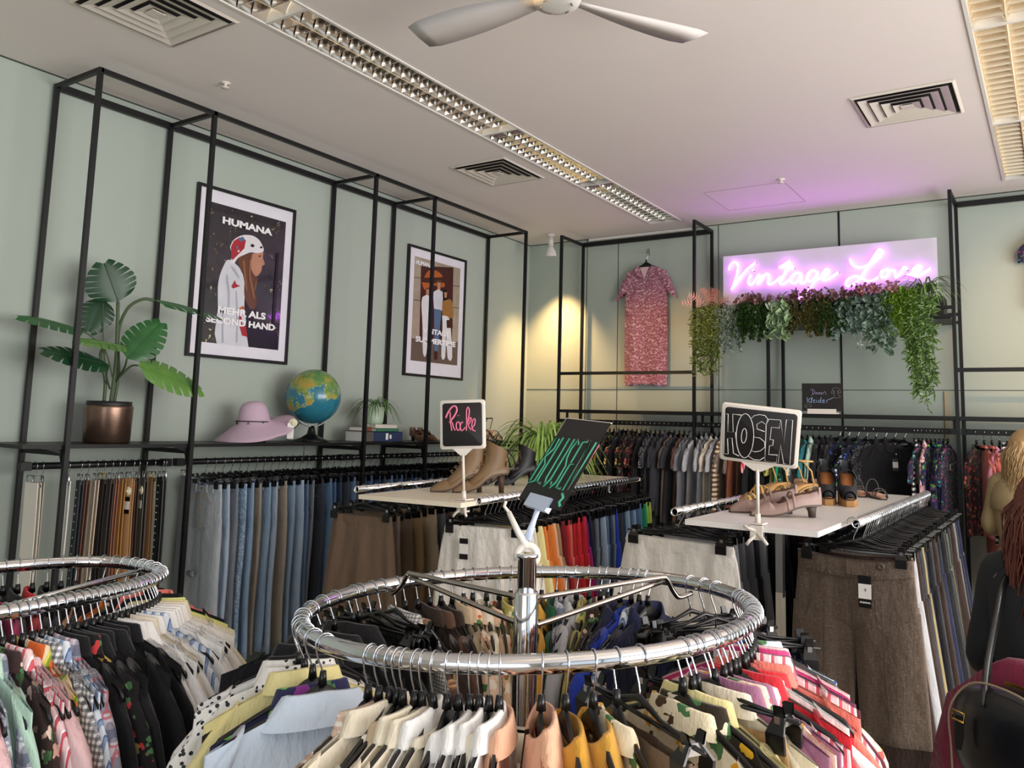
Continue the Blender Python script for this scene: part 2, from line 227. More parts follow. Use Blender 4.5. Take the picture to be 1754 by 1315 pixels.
def thing(name, label, cat, loc=(0,0,0), rz=0, group=None):
    o = bpy.data.objects.new(name, None); COL.objects.link(o); o.location = loc; o.rotation_euler.z = rz
    return tag(o, label, cat, group)
def struct(name, m, mats):
    o = m.build(name, mats); o['kind'] = 'structure'; return o
def copy_tree(o, parent=None):
    c = o.copy(); COL.objects.link(c)
    if parent: c.parent = parent
    for ch in o.children: copy_tree(ch, c)
    return c
def smooth_path(pts, k=6):
    P = [Vector(p) for p in pts]; out = []
    for i in range(len(P)-1):
        a, b, c, d = P[max(i-1, 0)], P[i], P[i+1], P[min(i+2, len(P)-1)]
        for j in range(k):
            t = j/k; out.append(.5*((2*b) + (c-a)*t + (2*a-5*b+4*c-d)*t*t + (3*b-a-3*c+d)*t**3))
    out.append(P[-1]); return out
def text_obj(name, body, size, mat, parent, matrix, bold=.0, ext=.0004):
    cu_ = bpy.data.curves.new(name, 'FONT'); cu_.body = body; cu_.size = size; cu_.extrude = ext; cu_.offset = bold; cu_.resolution_u = 3
    t = bpy.data.objects.new('tmp', cu_); COL.objects.link(t)
    dg = bpy.context.evaluated_depsgraph_get(); me = bpy.data.meshes.new_from_object(t.evaluated_get(dg)); bpy.data.objects.remove(t)
    me.transform(matrix); me.materials.clear()
    return put(name, me, mat, parent)
# ------------------------------------------------------------------ room shell
XL, YB, XR, YF, H = -4.34, 6.80, 3.2, -3.5, 3.40
def wallmat(name, c):
    n = NT(name, .62, 0, .3); a = srgb(c); k = n.noise(1.3, 3); n.col(n.mix(k, tuple(v*.95 for v in a[:3])+(1,), a)); n.bump(n.noise(160, 3), .08, .001); return n.m
SAGE = wallmat('sage_paint', 'a9b3a9'); CEIL = wallmat('ceiling_paint', 'ece4df'); GREYW = wallmat('shop_wall_paint', 'cfcfc9')
n = NT('vinyl_floor', .4); st = n.n('ShaderNodeTexBrick'); st.inputs['Scale'].default_value = 1; st.inputs['Brick Width'].default_value = 1.2; st.inputs['Row Height'].default_value = .18
st.inputs['Mortar Size'].default_value = .002; st.inputs['Color1'].default_value = srgb('a89a88'); st.inputs['Color2'].default_value = srgb('9b8c7b'); st.inputs['Mortar'].default_value = srgb('5b5248')
n.l(n.obj(), st.inputs['Vector']); n.col(n.mix(n.math('MULTIPLY', n.noise(1, 4, n.scale((3, 60, 1))), .3), st.outputs['Color'], srgb('8d7e6d'))); FLOORM = n.m
GAP = flat('panel_gap', '3b423d', .9)
struct('floor', M().box((XL-.1, YF-.1, -.1), (XR+.1, YB+.1, 0)), FLOORM)
struct('wall_left', M().box((XL-.1, YF, 0), (XL, YB, H+.2)), SAGE)
struct('wall_back', M().box((XL-.1, YB, 0), (XR+.1, YB+.1, H+.2)), SAGE)
# right wall with added side window for fill, front wall with the shopfront window
wr = M().box((XR, YF, 0), (XR+.12, -2.5, H+.2)).box((XR, 5.4, 0), (XR+.12, YB, H+.2)).box((XR, -2.5, 0), (XR+.12, 5.4, .55)).box((XR, -2.5, 3.1), (XR+.12, 5.4, H+.2))
struct('wall_right', wr, GREYW)
wf = M().box((XL, YF-.12, 0), (XR, YF, .25)).box((XL, YF-.12, 3.2), (XR, YF, H+.2)).box((XL, YF-.12, .25), (-1.4, YF, 3.2)).box((2.4, YF-.12, .25), (XR, YF, 3.2))  # opening narrowed on the left to shade the near left wall
struct('wall_front', wf, GREYW)
w = M()
for x in (-1.37, .5, 2.37): w.box((x-.03, YF-.08, .25), (x+.03, YF-.02, 3.2))
w.box((-1.4, YF-.08, .25), (2.4, YF-.02, .31)).box((-1.4, YF-.08, 3.14), (2.4, YF-.02, 3.2)); struct('window_1', w, BLACK)
w = M()
for y in (-2.47, -.5, 1.47, 3.44, 5.37): w.box((XR+.03, y-.03, .55), (XR+.09, y+.03, 3.1))
w.box((XR+.03, -2.5, .55), (XR+.09, 5.4, .61)).box((XR+.03, -2.5, 3.04), (XR+.09, 5.4, 3.1)); struct('window_added', w, BLACK)  # frame of the unseen side window added for fill
# ceiling with openings for the two strips of recessed lights
LX0, LX1, LYE, RX0, RX1, RYE = -2.91, -2.63, 6.505, -.258, .022, 6.46
cm = M()
for a, b, y1 in ((XL-.1, LX0, None), (LX0, LX1, LYE), (LX1, RX0, None), (RX0, RX1, RYE), (RX1, XR+.1, None)):
    if y1 is None: cm.box((a, YF-.1, H), (b, YB+.1, H+.02))
    else: cm.box((a, y1, H), (b, YB+.1, H+.02)); cm.box((a, YF-.1, H), (b, -.9, H+.02))
struct('ceiling', cm, CEIL)
struct('ceiling_slab', M().box((XL-.1, YF-.1, H+.19), (XR+.1, YB+.1, H+.3)), flat('void_dark', '555555', .9)).name = 'ceiling_upper'
# panel joints on the back wall, picture-height joint, black shadow gap, ceiling shadow lines
g = M()
g.box((XL, YB-.003, 1.963), (XR, YB+.002, 1.968))
for x in D['SEAMX'][:3]: g.box((x-.0025, YB-.003, 0), (x+.0025, YB+.002, H))
struct('trim_1', g, GAP)
x = D['SEAMX'][3]; struct('trim_2', M().box((x-.007, YB-.005, 1.4), (x+.007, YB+.002, H)), BLACK)
struct('trim_3', M().box((XL, YF, H-.006), (XL+.006, YB, H)).box((XL, YB-.006, H-.006), (XR, YB, H)), GAP)
struct('trim_4', M().box((D['SEAMX'][4], YB-.012, 0), (D['SEAMX'][4]+.03, YB+.001, 1.955)), flat('beige_strip', 'b9ab8c', .6))
g = M(); hx0, hx1, hy0, hy1 = -2.165, -1.567, 5.80, 6.385
for a in ((hx0, hy0, hx1, hy0+.003), (hx0, hy1, hx1, hy1+.003), (hx0, hy0, hx0+.003, hy1), (hx1, hy0, hx1+.003, hy1)): g.box((a[0], a[1], H-.0015), (a[2], a[3], H+.001))
struct('trim_5', g, flat('hatch_line', '9d948f', .8))
struct('trim_6', M().box((-3.66, YB-.03, H-.03), (-2.64, YB-.004, H-.006)), WHITE)
struct('baseboard_left', M().box((XL, YF, 0), (XL+.015, YB, .08)), WHITE); struct('baseboard_back', M().box((XL, YB-.015, 0), (XR, YB, .08)), WHITE)

# ------------------------------------------------------------------ recessed ceiling lights
MIRR = flat('mirror_louvre', 'e6e0d8', .13, 1, var=.01); MIRR2 = flat('satin_louvre', 'e9d9bd', .38, .85)
TUBE_ON = emit('tube_lit', 'fff1de', 5.0); TUBE_OFF = flat('tube_unlit', 'e8e6e2', .4)
def troffer(x0, x1, y0, y1, lit, label, satin=False):
    t = thing('ceiling_light', label, 'ceiling light', ((x0+x1)/2, (y0+y1)/2, H), 0, 'recessed louvred ceiling lights')
    hw, hl = (x1-x0)/2, (y1-y0)/2
    m = M().box((-hw, -hl, .155), (hw, hl, .165)).box((-hw, -hl, 0), (-hw+.003, hl, .16)).box((hw-.003, -hl, 0), (hw, hl, .16)).box((-hw, -hl, 0), (hw, -hl+.003, .16)).box((-hw, hl-.003, 0), (hw, hl, .16))
    m.build('housing', WHITE, t)
    f = M()
    for s in (-1, 1): f.box((s*hw-.010 if s > 0 else -hw-.006, -hl, -.006), (s*hw+.006 if s > 0 else -hw+.010, hl, .003))
    f.box((-hw, -hl, -.004), (hw, -hl+.008, .003)).box((-hw, hl-.008, -.004), (hw, hl, .003)); f.build('frame', WHITE, t)
    lv = M(); lane = (2*hw-.02)/2
    mat = MIRR2 if satin else MIRR
    for k in (0, 1):
        a = -hw+.01+k*lane; c = a+lane/2
        for s in (-1, 1):   # parabolic side reflector
            prof = [(c+s*(lane/2-.002-.035*(q/5)**1.8), .001+.06*q/5) for q in range(6)]
            lv.loft([[(p[0], y, p[1]) for p in prof] for y in (-hl+.008, hl-.008)], (False, False), closed=False)
        N = int((2*hl-.016)/.075); 
        for i in range(1, N):
            y = -hl+.008+(2*hl-.016)*i/N; w0, w1 = lane/2-.004, lane/2-.034
            for s in (-1, 1):
                lv.add([(c-w0, y+s*.002, .002), (c+w0, y+s*.002, .002), (c+w1, y+s*.013, .055), (c-w1, y+s*.013, .055)], [(0, 1, 2, 3)], 0, False)
            lv.add([(c-w0, y-.002, .002), (c+w0, y-.002, .002), (c+w0, y+.002, .002), (c-w0, y+.002, .002)], [(0, 1, 2, 3)], 0, False)
    lv.build('louvre', mat, t)
    for k in (0, 1):
        c = -hw+.01+lane*(k+.5); M().cyl((c, -hl+.02, .105), (c, hl-.02, .105), .013, 10).build('tube', TUBE_ON if lit else TUBE_OFF, t)
    return t
ys = [-.9, .72, 2.29, 3.965, 5.22, LYE]
nm = ['left ceiling light strip segment behind the viewer', 'left ceiling light strip segment nearest the viewer, above the rail end', 'mirrored light segment at top left beside the largest vent, nearest in view',
      'mirrored light segment between the large vent and the dark one', 'dark mirrored light segment beside the small square vent', 'far mirrored light segment ending near the back wall']
for i in range(5): troffer(LX0, LX1, ys[i], ys[i+1], i < 3, nm[i+1])
ys = [-.9, .75, 2.35, 3.93, 5.245, RYE]
nm = ['right ceiling light strip segment behind the viewer', 'right ceiling light strip segment nearest the viewer', 'louvred light at top right corner, nearest segment in view', 'louvred light at right edge beside the wide vent', 'far right louvred light segment, last before back wall']
for i in range(5): troffer(RX0, RX1, ys[i], ys[i+1], i < 4, nm[i], True)

# ------------------------------------------------------------------ air vents
VENTD = flat('vent_dark', '171412', .9); VENTM = flat('vent_enamel', 'ddd6ca', .5)
def vent(x0, x1, y0, y1, label):
    cx, cy = (x0+x1)/2, (y0+y1)/2; t = thing('ceiling_vent', label, 'air vent', (cx, cy, H), 0, 'square ceiling air vents'); a, b = (x1-x0)/2, (y1-y0)/2
    M().box((-a+.02, -b+.02, -.002), (a-.02, b-.02, 0)).build('backing', VENTD, t)
    def ring(s0, z0, s1, z1, th=.002):
        r = []
        for s, z in ((s0, z0), (s1, z1), (s1-.006, z1), (s0-.012, z0)):
            r.append([(-a*s, -b*s, z), (a*s, -b*s, z), (a*s, b*s, z), (-a*s, b*s, z)])
        return M().loft(r+[r[0]], (False, False), 0, False)
    ring(.95, -.010, 1.0, -.002).build('frame', VENTM, t)
    for k in range(4):
        s = .86-.20*k; ring(s-.150, -.003, s, -.015).build('louvre', VENTM, t)
    M().box((-a*.12, -b*.12, -.014), (a*.12, b*.12, -.010)).build('centre_plate', VENTM, t)
vent(-3.47, -3.006, 4.36, 4.895, 'square air vent in ceiling left of the dark light segment')
vent(-.863, -.364, 4.45, 4.95, 'wide-looking square air vent in ceiling near the right light strip')
vent(-3.49, -2.99, 1.70, 2.22, 'large square air vent at top left edge of ceiling')
# ------------------------------------------------------------------ fan, sprinklers, spotlights
t = thing('ceiling_fan', 'white ceiling fan with round hub at top edge', 'ceiling fan', (-1.456, 2.418, 3.15))
M().lathe([(.001, 0), (.05, -.002), (.083, .008), (.092, .03), (.085, .055), (.05, .075), (.02, .08)], 40).build('hub', WHITE, t)
slot = M()
for k in range(6):
    a = k*PI/3+.3; slot.tube([(.058*math.cos(a+d), .058*math.sin(a+d), -.0025) for d in (-.16, 0, .16)], .0022, 6)
slot.build('slot', flat('slot_grey', '77706c', .7), t)
M().cyl((0, 0, .07), (0, 0, H-3.15), .014, 12).build('down_rod', WHITE, t); M().lathe([(.06, H-3.15), (.05, H-3.2), (.02, H-3.22)][::-1], 24).build('canopy', WHITE, t)
BL = flat('fan_blade_white', 'ded8d4', .6)
a0 = math.atan2(2.975-2.418, -1.18+1.456)
for k in range(3):
    a = a0 + k*2*PI/3; ca, sa = math.cos(a), math.sin(a); rg = []
    for q in range(11):
        u = q/10; r = .08+.56*u; wd = .035+.055*math.sin(min(1, u*1.25)*PI/2)*(1 if u < .93 else .75); tw = .3*(1-u*.6); bow = .03*u*u
        rg.append([(r*ca - (d*wd-bow)*math.cos(tw)*sa, r*sa + (d*wd-bow)*math.cos(tw)*ca, .035 + d*wd*math.sin(tw)+e) for d, e in ((-1, 0), (0, .005), (1, 0), (0, -.004))])
    M().loft(rg).build('blade', BL, t)
for (x, y, lb) in ((-3.627, 2.623, 'small white sprinkler head on ceiling above the plant'), (-1.568, 5.729, 'small white sprinkler head by the hatch above the neon sign')):
    t = thing('sprinkler', lb, 'sprinkler', (x, y, H)); M().lathe([(.004, -.03), (.022, -.028), (.022, -.025), (.005, -.02), (.006, -.008), (.026, -.004), (.028, 0)], 16).build('head', WHP, t)
SPOTM = flat('spot_white', 'e6e2dc', .35)
def spot(loc, target, power, label, size=.9, col=(1, .60, .26), blend=.9):
    t = thing('spotlight', label, 'spotlight', loc, 0, 'white ceiling spotlights'); d = (Vector(target)-Vector(loc)); d.z += .13; d.normalize(); q = d.to_track_quat('-Z', 'Y').to_matrix().to_4x4(); q.translation = (0, 0, -.13)
    M().lathe([(.036, -.022), (.04, -.018), (.04, 0)], 24).build('ceiling_mount', SPOTM, t); M().cyl((0, 0, -.02), (0, 0, -.11), .026, 16).build('stem', SPOTM, t)
    M().lathe([(.056, -.075), (.058, -.07), (.048, -.03), (.03, .0), (.02, .02), (.001, .022)], 28, mat=q).build('lamp_shade', SPOTM, t)
    M().lathe([(.001, -.068), (.044, -.066), (.044, -.06), (.001, -.058)], 24, mat=q).build('bulb', emit('bulb_warm', 'ffd9a0', 6), t)
    p = Vector(loc) + Vector((0, 0, -.13)) + d*.1
    lamp('spot_beam', 'SPOT', p, target, power, col, spot_size=size, spot_blend=blend, shadow_soft_size=.03)
spot((-3.90, 6.47, 3.4), (-4.03, 6.76, 1.0), 190, 'small white spotlight on the ceiling in the far left corner', 1.4)
spot((-3.3, 1.2, 3.4), (-2.95, 6.8, 2.2), 520, 'white ceiling spotlight near the left, out of view', .26)
spot((-1.2, .9, 3.4), (-2.4, 6.4, 2.6), 330, 'white ceiling spotlight behind the viewer', .16)
spot((1.2, 3.2, 3.4), (.15, 6.8, 2.4), 260, 'white ceiling spotlight right of the view', .5)

# ------------------------------------------------------------------ black wall frames
PS = .0115
def bar(m, a, b, w=PS, h=None):
    h = h or w; lo = [min(a[i], b[i]) for i in range(3)]; hi = [max(a[i], b[i]) for i in range(3)]
    for i in range(3):
        if hi[i]-lo[i] < 1e-6: e = h if i == 2 else w; lo[i] -= e; hi[i] += e
    return m.box(lo, hi)
FX, BX, ZT = -3.90, -4.31, 3.33
t = thing('clothes_frame', 'long black steel wall frame with shelves along the green left wall', 'clothes rack', (FX, 4.07, 0))
def P(name, m, parent, mat=BLACK, off=None):
    o = m.build(name, mat); o.parent = parent; o.matrix_parent_inverse = Matrix.Translation(-parent.location) if off is None else off; return o
YS = [2.095, 2.765, 4.095, 4.745, 6.04]
for y in YS:
    P('post', bar(M(), (FX, y, 0), (FX, y, ZT-PS)), t); P('post', bar(M(), (BX, y, 0), (BX, y, ZT-PS)), t)
    P('top_bar', bar(M(), (FX+PS, y, ZT), (BX-PS, y, ZT)), t)
    m = bar(M(), (FX, y, 1.44), (BX, y, 1.44), .008, .012)
    m.add([(FX-.02, y-.09, 1.462), (FX-.02, y+.0, 1.462), (FX-.02, y, 1.36), (FX-.02, y-.02, 1.44), (FX-.026, y-.09, 1.462), (FX-.026, y+.0, 1.462), (FX-.026, y, 1.36), (FX-.026, y-.02, 1.44)], [(0, 1, 2, 3), (7, 6, 5, 4), (0, 3, 7, 4), (3, 2, 6, 7), (2, 1, 5, 6), (1, 0, 4, 5)], 0, False)
    P('shelf_bracket', m, t)
P('top_rail', bar(M(), (FX, YS[0], ZT), (FX, YS[-1], ZT)), t)
P('top_rail', bar(M(), (BX, YS[0], ZT), (BX, YS[-1], ZT), .012, .018), t)
for a, b in ((1.90, 2.755), (2.775, 4.085), (4.105, 4.735), (4.755, 6.02)):
    P('shelf', M().box((BX+.02, a, 1.463), (FX-PS-.001, b, 1.481)), t)
LRX, LRZ = -4.06, 1.375
for a, b in ((1.97, 2.75), (2.79, 4.08), (4.11, 4.73), (4.76, 6.0)):
    m = M().tube([(LRX, a, LRZ), (LRX, b, LRZ)], .0165, 10)
    for y in (a+.02, b-.02): m.box((LRX-.02, y-.025, LRZ-.02), (LRX+.02, y+.025, LRZ+.02))
    P('hanging_rail', m, t)
    
BF, BB, BRZ, BRY = 6.33, 6.74, 1.665, 6.44
t = thing('clothes_frame', 'black steel frame on the back wall around dress and neon sign', 'clothes rack', (-1.5, BF, 0))
for x in (-3.70, -2.44, -.578):
    P('post', bar(M(), (x, BF, 0), (x, BF, ZT-PS)), t); P('post', bar(M(), (x, BB, 0), (x, BB, ZT-PS)), t); P('top_bar', bar(M(), (x, BF-PS, ZT), (x, BB+PS, ZT)), t)
P('post', bar(M(), (-1.845, BF, 0), (-1.845, BF, 2.44)), t); P('post', bar(M(), (-1.845, BB, 0), (-1.845, BB, 2.44)), t)
P('post', bar(M(), (.95, BF, 0), (.95, BF, ZT-PS)), t); P('post', bar(M(), (.95, BB, 0), (.95, BB, ZT-PS)), t)
P('top_rail', bar(M(), (-3.70, BB, ZT), (-2.44, BB, ZT), .012, .02), t); P('top_rail', bar(M(), (-.578, BB, ZT), (.95, BB, ZT), .012, .02), t)
P('cross_bar', bar(M(), (-3.70, BF, 2.09), (-2.44, BF, 2.075), .012), t) if 0 else P('cross_bar', M().box((-3.70, BF-.012, 2.072), (-2.44, BF+.012, 2.098)), t)
P('cross_bar', M().box((-.578, BF-.012, 2.068), (.95, BF+.012, 2.095)), t)
for a, b in ((-3.70, -2.44), (-2.44, -.578), (-.578, .95)):
    P('shelf', M().box((a+.015, BF-.012, 1.742), (b-.015, BB-.02, 1.768)), t)
    m = M().box((a+.015, BRY-.014, BRZ-.02), (b-.015, BRY+.014, BRZ+.02))
    for x in (a+.03, b-.03): m.box((x-.012, BF-.01, BRZ-.02), (x+.012, BRY+.01, BRZ+.02)).box((x-.008, BRY-.01, BRZ), (x+.008, BRY+.01, 1.745))
    P('hanging_rail', m, t)
for y in (BF, BB): 
    for z in (2.455, 2.515): P('cross_bar', M().box((-2.44, y-.011, z-.011), (-.578, y+.011, z+.011)), t)
P('shelf', M().box((-2.42, BF+.012, 2.438), (-.60, BB-.012, 2.448)), t)

# ------------------------------------------------------------------ display stands
def stand(loc, rz, label, bx0, bx1, by0, by1, rails, posts, z=1.30, bm=None):
    t = thing('display_stand', label, 'display stand', loc, rz)
    m = M().box((bx0, by0, z-.02), (bx1, by1, z)); m.build('tabletop', bm or BOARD, t)
    M().box((bx0-.001, by0+.001, z-.019), (bx1+.001, by1+.001, z-.001)).build('edge_trim', flat('edge_grey', 'd8d2c6', .4), t) if 0 else None
    for x, y0, y1 in rails:
        m = M(); n_ = 20
        ro, ri = .0165, .0135
        m.loft([[(x+r*math.cos(2*PI*a/n_), y, z+.0+r*math.sin(2*PI*a/n_)) for a in range(n_)] for r, y in ((ri, y0+.03), (ri, y0), (ro, y0), (ro, y1), (ri, y1))], (False, True)); m.build('hanging_rail', CHROME, t)
        for y in (y0+.5, y1-.5):
            e = bx0 if x < bx0 else bx1
            M().tube([(x, y, z-.012), (x+(e-x)*.3, y, z-.055), (e+(-.02 if x > bx1 else .02)*-1, y, z-.06)], .008, 8).build('bracket', STEEL, t)
    for x, y in posts:
        m = M().box((x-.012, y-.028, .05), (x+.012, y+.028, z-.30)).box((x-.02, y-.03, .05), (x+.02, y+.03, .75)); m.build('post', flat('post_cream', 'cfc5b4', .45), t)
        M().box((x-.014, y-.018, z-.32), (x+.014, y+.018, z-.02)).build('post_extension', STEEL, t)
    ya, yb = posts[0][1], posts[-1][1]; px = posts[0][0]
    M().box((px-.02, ya, .10), (px+.02, yb, .14)).build('stretcher', STEEL, t)
    for x, y in posts: M().box((bx0-.05, y-.025, .0), (bx1+.05, y+.025, .05)).build('foot', STEEL, t)
    return t
A1 = math.radians(5.5)
stand((-2.10, 2.88, 0), A1, 'cream-topped stand with skirts below, behind the Röcke sign', -.575, -.03, -.04, 2.25, [(-.75, .16, 2.2), (-.04+.02, .09, 2.15)], [(-.30, .45), (-.30, 1.75)])
T2 = stand((0, 0, 0), 0, 'white-topped stand with trousers below, behind the HOSEN sign', -1.20, -.715, 3.02, 5.13, [(-1.33, 3.23, 5.3), (-.66, 3.38, 5.62)], [(-.965, 3.45), (-.965, 4.75)], 1.30, BOARDW)

# ------------------------------------------------------------------ round racks
RC, RR, TX, TY = Vector((-1.045, 1.66, 1.2265)), .505, .0596, .0069
def ringp(a, r=RR): return Vector((RC.x+r*math.cos(a), RC.y+r*math.sin(a), RC.z+r*(TX*math.cos(a)+TY*math.sin(a))))
t = thing('round_rack', 'round chrome rack in the centre foreground holding the tilted sign', 'clothes rack', (RC.x, RC.y, 0), 0, 'round chrome racks')
off = Matrix.Translation((-RC.x, -RC.y, 0))
P('ring', M().tube([ringp(2*PI*k/96) for k in range(96)], .017, 16, closed=True), t, CHROME, off)
P('upright', M().lathe([(.022, .02), (.022, 1.335), (.0265, 1.338), (.0265, 1.345), (.012, 1.347)], 28, c=(RC.x, RC.y, 0)), t, CHROME, off)
P('collar', M().lathe([(.026, .96), (.0285, .965), (.0285, 1.255), (.026, 1.26)], 28, c=(RC.x, RC.y, 0)), t, CHROME, off)
SPK = flat('spoke_steel', 'b8b0a8', .18, 1); c0 = Vector((RC.x, RC.y, 0))
for deg, tip, tz in ((170, .43, 1.24), (62, .41, 1.266)):
    a = math.radians(deg); d = Vector((math.cos(a), math.sin(a), 0)); e = ringp(a)
    top = [c0+d*.024+Vector((0, 0, 1.243)), c0+d*.2+Vector((0, 0, 1.243+(tz-1.243)*.5)), c0+d*(tip-.03)+Vector((0, 0, tz)), c0+d*tip+Vector((0, 0, tz-.004)), c0+d*(tip+.022)+Vector((0, 0, tz-.035)), c0+d*(tip+.042)+Vector((0, 0, tz-.052)), e-d*.012+Vector((0, 0, -.022))]
    P('spoke', M().tube(smooth_path(top, 5), .0065, 10), t, SPK, off)
    low = [c0+d*.024+Vector((0, 0, 1.185)), c0+d*.06+Vector((0, 0, 1.188)), c0+d*(tip-.015)+Vector((0, 0, tz-.010))]
    P('spoke', M().tube(smooth_path(low, 5), .0065, 10), t, SPK, off)
for k in range(4):
    a = PI/4+k*PI/2; P('foot', M().tube([(RC.x, RC.y, .06), (RC.x+.38*math.cos(a), RC.y+.38*math.sin(a), .03)], .013, 8), t, CHROME, off)
P('paper_roll', M().lathe([(.028, 1.02), (.046, 1.022), (.047, 1.06), (.045, 1.075), (.03, 1.078)], 28, c=(RC.x, RC.y, -.12)).lathe([(.044, .70), (.043, .955), (.03, .958)], 28, c=(RC.x, RC.y, 0)), t, flat('cream_rope', 'e3d8bd', .8, bump=.4), off)

OC = Vector((-2.145, .865, 1.22)); OA, OB, ON = .275, .53, 2.6
def ovalp(a):
    c, s = math.cos(a), math.sin(a)
    return Vector((OC.x+OA*math.copysign(abs(c)**(2/ON), c), OC.y+OB*math.copysign(abs(s)**(2/ON), s), OC.z))
t = thing('round_rack', 'chrome rounded rack at the left edge of the photo, crowded with hooks', 'clothes rack', (OC.x, OC.y, 0), 0, 'round chrome racks')
off = Matrix.Translation((-OC.x, -OC.y, 0))
OP = [ovalp(2*PI*k/240) for k in range(240)]
# resample evenly
L_ = [0]
for i in range(240): L_.append(L_[-1]+(OP[(i+1) % 240]-OP[i]).length)
def ovals(u):
    u = (u % 1)*L_[-1]; i = max(k for k in range(240) if L_[k] <= u); f = (u-L_[i])/max(1e-9, L_[i+1]-L_[i]); a, b = OP[i], OP[(i+1) % 240]; return a.lerp(b, f), (b-a).normalized()
P('ring', M().tube([ovals(k/100)[0] for k in range(100)], .0165, 14, closed=True), t, CHROME, off)
P('upright', M().cyl((OC.x, OC.y, .02), (OC.x, OC.y, 1.2), .02, 20), t, CHROME, off)
for k in range(4):
    e = OC + Vector(((OA, 0, 0), (-OA, 0, 0), (0, OB, 0), (0, -OB, 0))[k]); P('spoke', M().tube([(OC.x, OC.y, 1.15), (e.x, e.y, 1.21)], .007, 8), t, CHROME, off)
    P('foot', M().tube([(OC.x, OC.y, .05), (OC.x+(e.x-OC.x)*.9, OC.y+(e.y-OC.y)*.9, .02)], .013, 8), t, CHROME, off)
# ------------------------------------------------------------------ hangers and garments
def hook_mesh(r=.0195, drop=.085, wire=.0018):
    pts = [(r*math.cos(a), 0, r*math.sin(a)) for a in [math.radians(200-k*20) for k in range(12)]]
    pts += [(.012, 0, -.028), (.004, 0, -.045), (0, 0, -.058), (0, 0, -drop)]
    return M().tube(pts, wire, 5).mesh('hook')
def coat_body():
    m = M(); rg = []
    for k in range(25):
        u = -1+k/12; x = u*.192; au = abs(u)
        z = -.094 - .075*(au**1.25) - (.012 if au > .93 else 0); hh = .013+.030*math.exp(-(u/.2)**2)-.004*au; th = .0048
        rg.append([(x, -th, z-hh*.5), (x, -th*.5, z+hh*.5-.0), (x, th*.5, z+hh*.5), (x, th, z-hh*.5), (x, 0, z-hh*.5-.004)])
    m.loft(rg); m.tube([(0, 0, -.075), (0, 0, -.05)], [.009, .006], 10); return m.mesh('coat_hanger')
def clip_body():
    m = M(); m.tube([(-.175, 0, -.098), (.175, 0, -.098)], .0045, 6).tube([(-.17, 0, -.098), (-.06, 0, -.088), (0, 0, -.07), (.06, 0, -.088), (.17, 0, -.098)], [.003, .004, .007, .004, .003], 6); return m.mesh('clip_hanger')
def clip_mesh():
    m = M()
    for s in (-1, 1): m.add([(-.017, s*.024, -.044), (.017, s*.024, -.044), (.017, s*.027, -.012), (-.017, s*.027, -.012), (-.010, s*.010, .012), (.010, s*.010, .012), (.009, s*.016, .030), (-.009, s*.016, .030), (-.017, s*.030, -.044), (.017, s*.030, -.044), (.017, s*.032, -.012), (-.017, s*.032, -.012), (-.010, s*.015, .012), (.010, s*.015, .012), (.009, s*.020, .030), (-.009, s*.020, .030)], [(0, 1, 2, 3), (3, 2, 5, 4), (4, 5, 6, 7), (8, 11, 10, 9), (11, 12, 13, 10), (12, 15, 14, 13), (0, 8, 9, 1), (0, 3, 11, 8), (1, 9, 10, 2), (3, 4, 12, 11), (2, 10, 13, 5)], 0, False)
    m.box((-.005, -.022, -.006), (.005, .022, .014), 1); return m.mesh('clip')
HOOK, CBODY, KBODY, CLIP = hook_mesh(), coat_body(), clip_body(), clip_mesh()
def make_hanger(kind):
    body = CBODY if kind == 'coat' else KBODY
    h = put('coat_hanger' if kind == 'coat' else 'clip_hanger', body, PLB)
    put('hook', HOOK, WIRE, h)
    if kind != 'coat':
        for s in (-1, 1): put('clip', CLIP, [PLB, WIRE], h, (s*.145, 0, -.105))
    return h
def fold(x, z, sd, f=30): return math.sin(x*f+sd*1.7+z*2)*.6+math.sin(x*f*1.9+sd*.9-z*3)*.4
def tube_ring(hw, t, zf, n, sd, amp, f=28, y0=0):
    out = []
    for k in range(n):
        a = 2*PI*k/n; x = hw*math.copysign(abs(math.cos(a))**.85, math.cos(a)); z = zf(x)
        out.append((x, y0+t*math.copysign(abs(math.sin(a))**.7, math.sin(a))+amp*fold(x, z, sd, f), z))
    return out
def shirt_mesh(sd, L=.66, sleeve='long', flare=1.08, neck=.074, w=.205, t=.028, wn=40):
    m = M(); top = -.080; K = 14; rg = []
    def zt(x): au = abs(x); return top-.074*(au/.205)**1.25 - (0 if au > neck*.95 else .04*(1-(au/(neck*.95))**2)**.5)
    for v in range(K+1):
        u = (v/K)**1.1; hw = w*(1+.02*math.sin(u*3))*(1-.02*u if u < .45 else 1) + (flare-1)*w*u
        tt = .0085+(t-.0085)*min(1, u*4); zb = top-L
        rg.append(tube_ring(hw, tt, lambda x, u=u: (zt(x)*(1-u)+(zb+.006*math.sin(x*20+sd))*u), wn, sd, .014*min(1, u*2.2)))
    m.loft(rg, (False, False))
    if sleeve:
        Ls = {'long': .54, 'mid': .38, 'short': .20, 'cap': .10}[sleeve]
        for s in (-1, 1):
            rg = []; q = 10 if sleeve == 'long' else 6; r = R_.random
            for k in range(q+1):
                u = k/q; cx = s*(w-.035+.075*min(1, u*2.4)**.8+.02*u); cz = top-.075-.03*u*0-Ls*u; rx = (.052 if k else .035)*(1-.22*u); ry = .020*(1-.1*u)
                rg.append([(cx+rx*math.cos(2*PI*a/12), ry*math.sin(2*PI*a/12)+.006*math.sin(u*9+sd+a), cz+s*-math.cos(2*PI*a/12)*(.035*(1-u)+.004)) for a in range(12)])
            m.loft(rg, (True, False))
    return m.mesh('shirt')
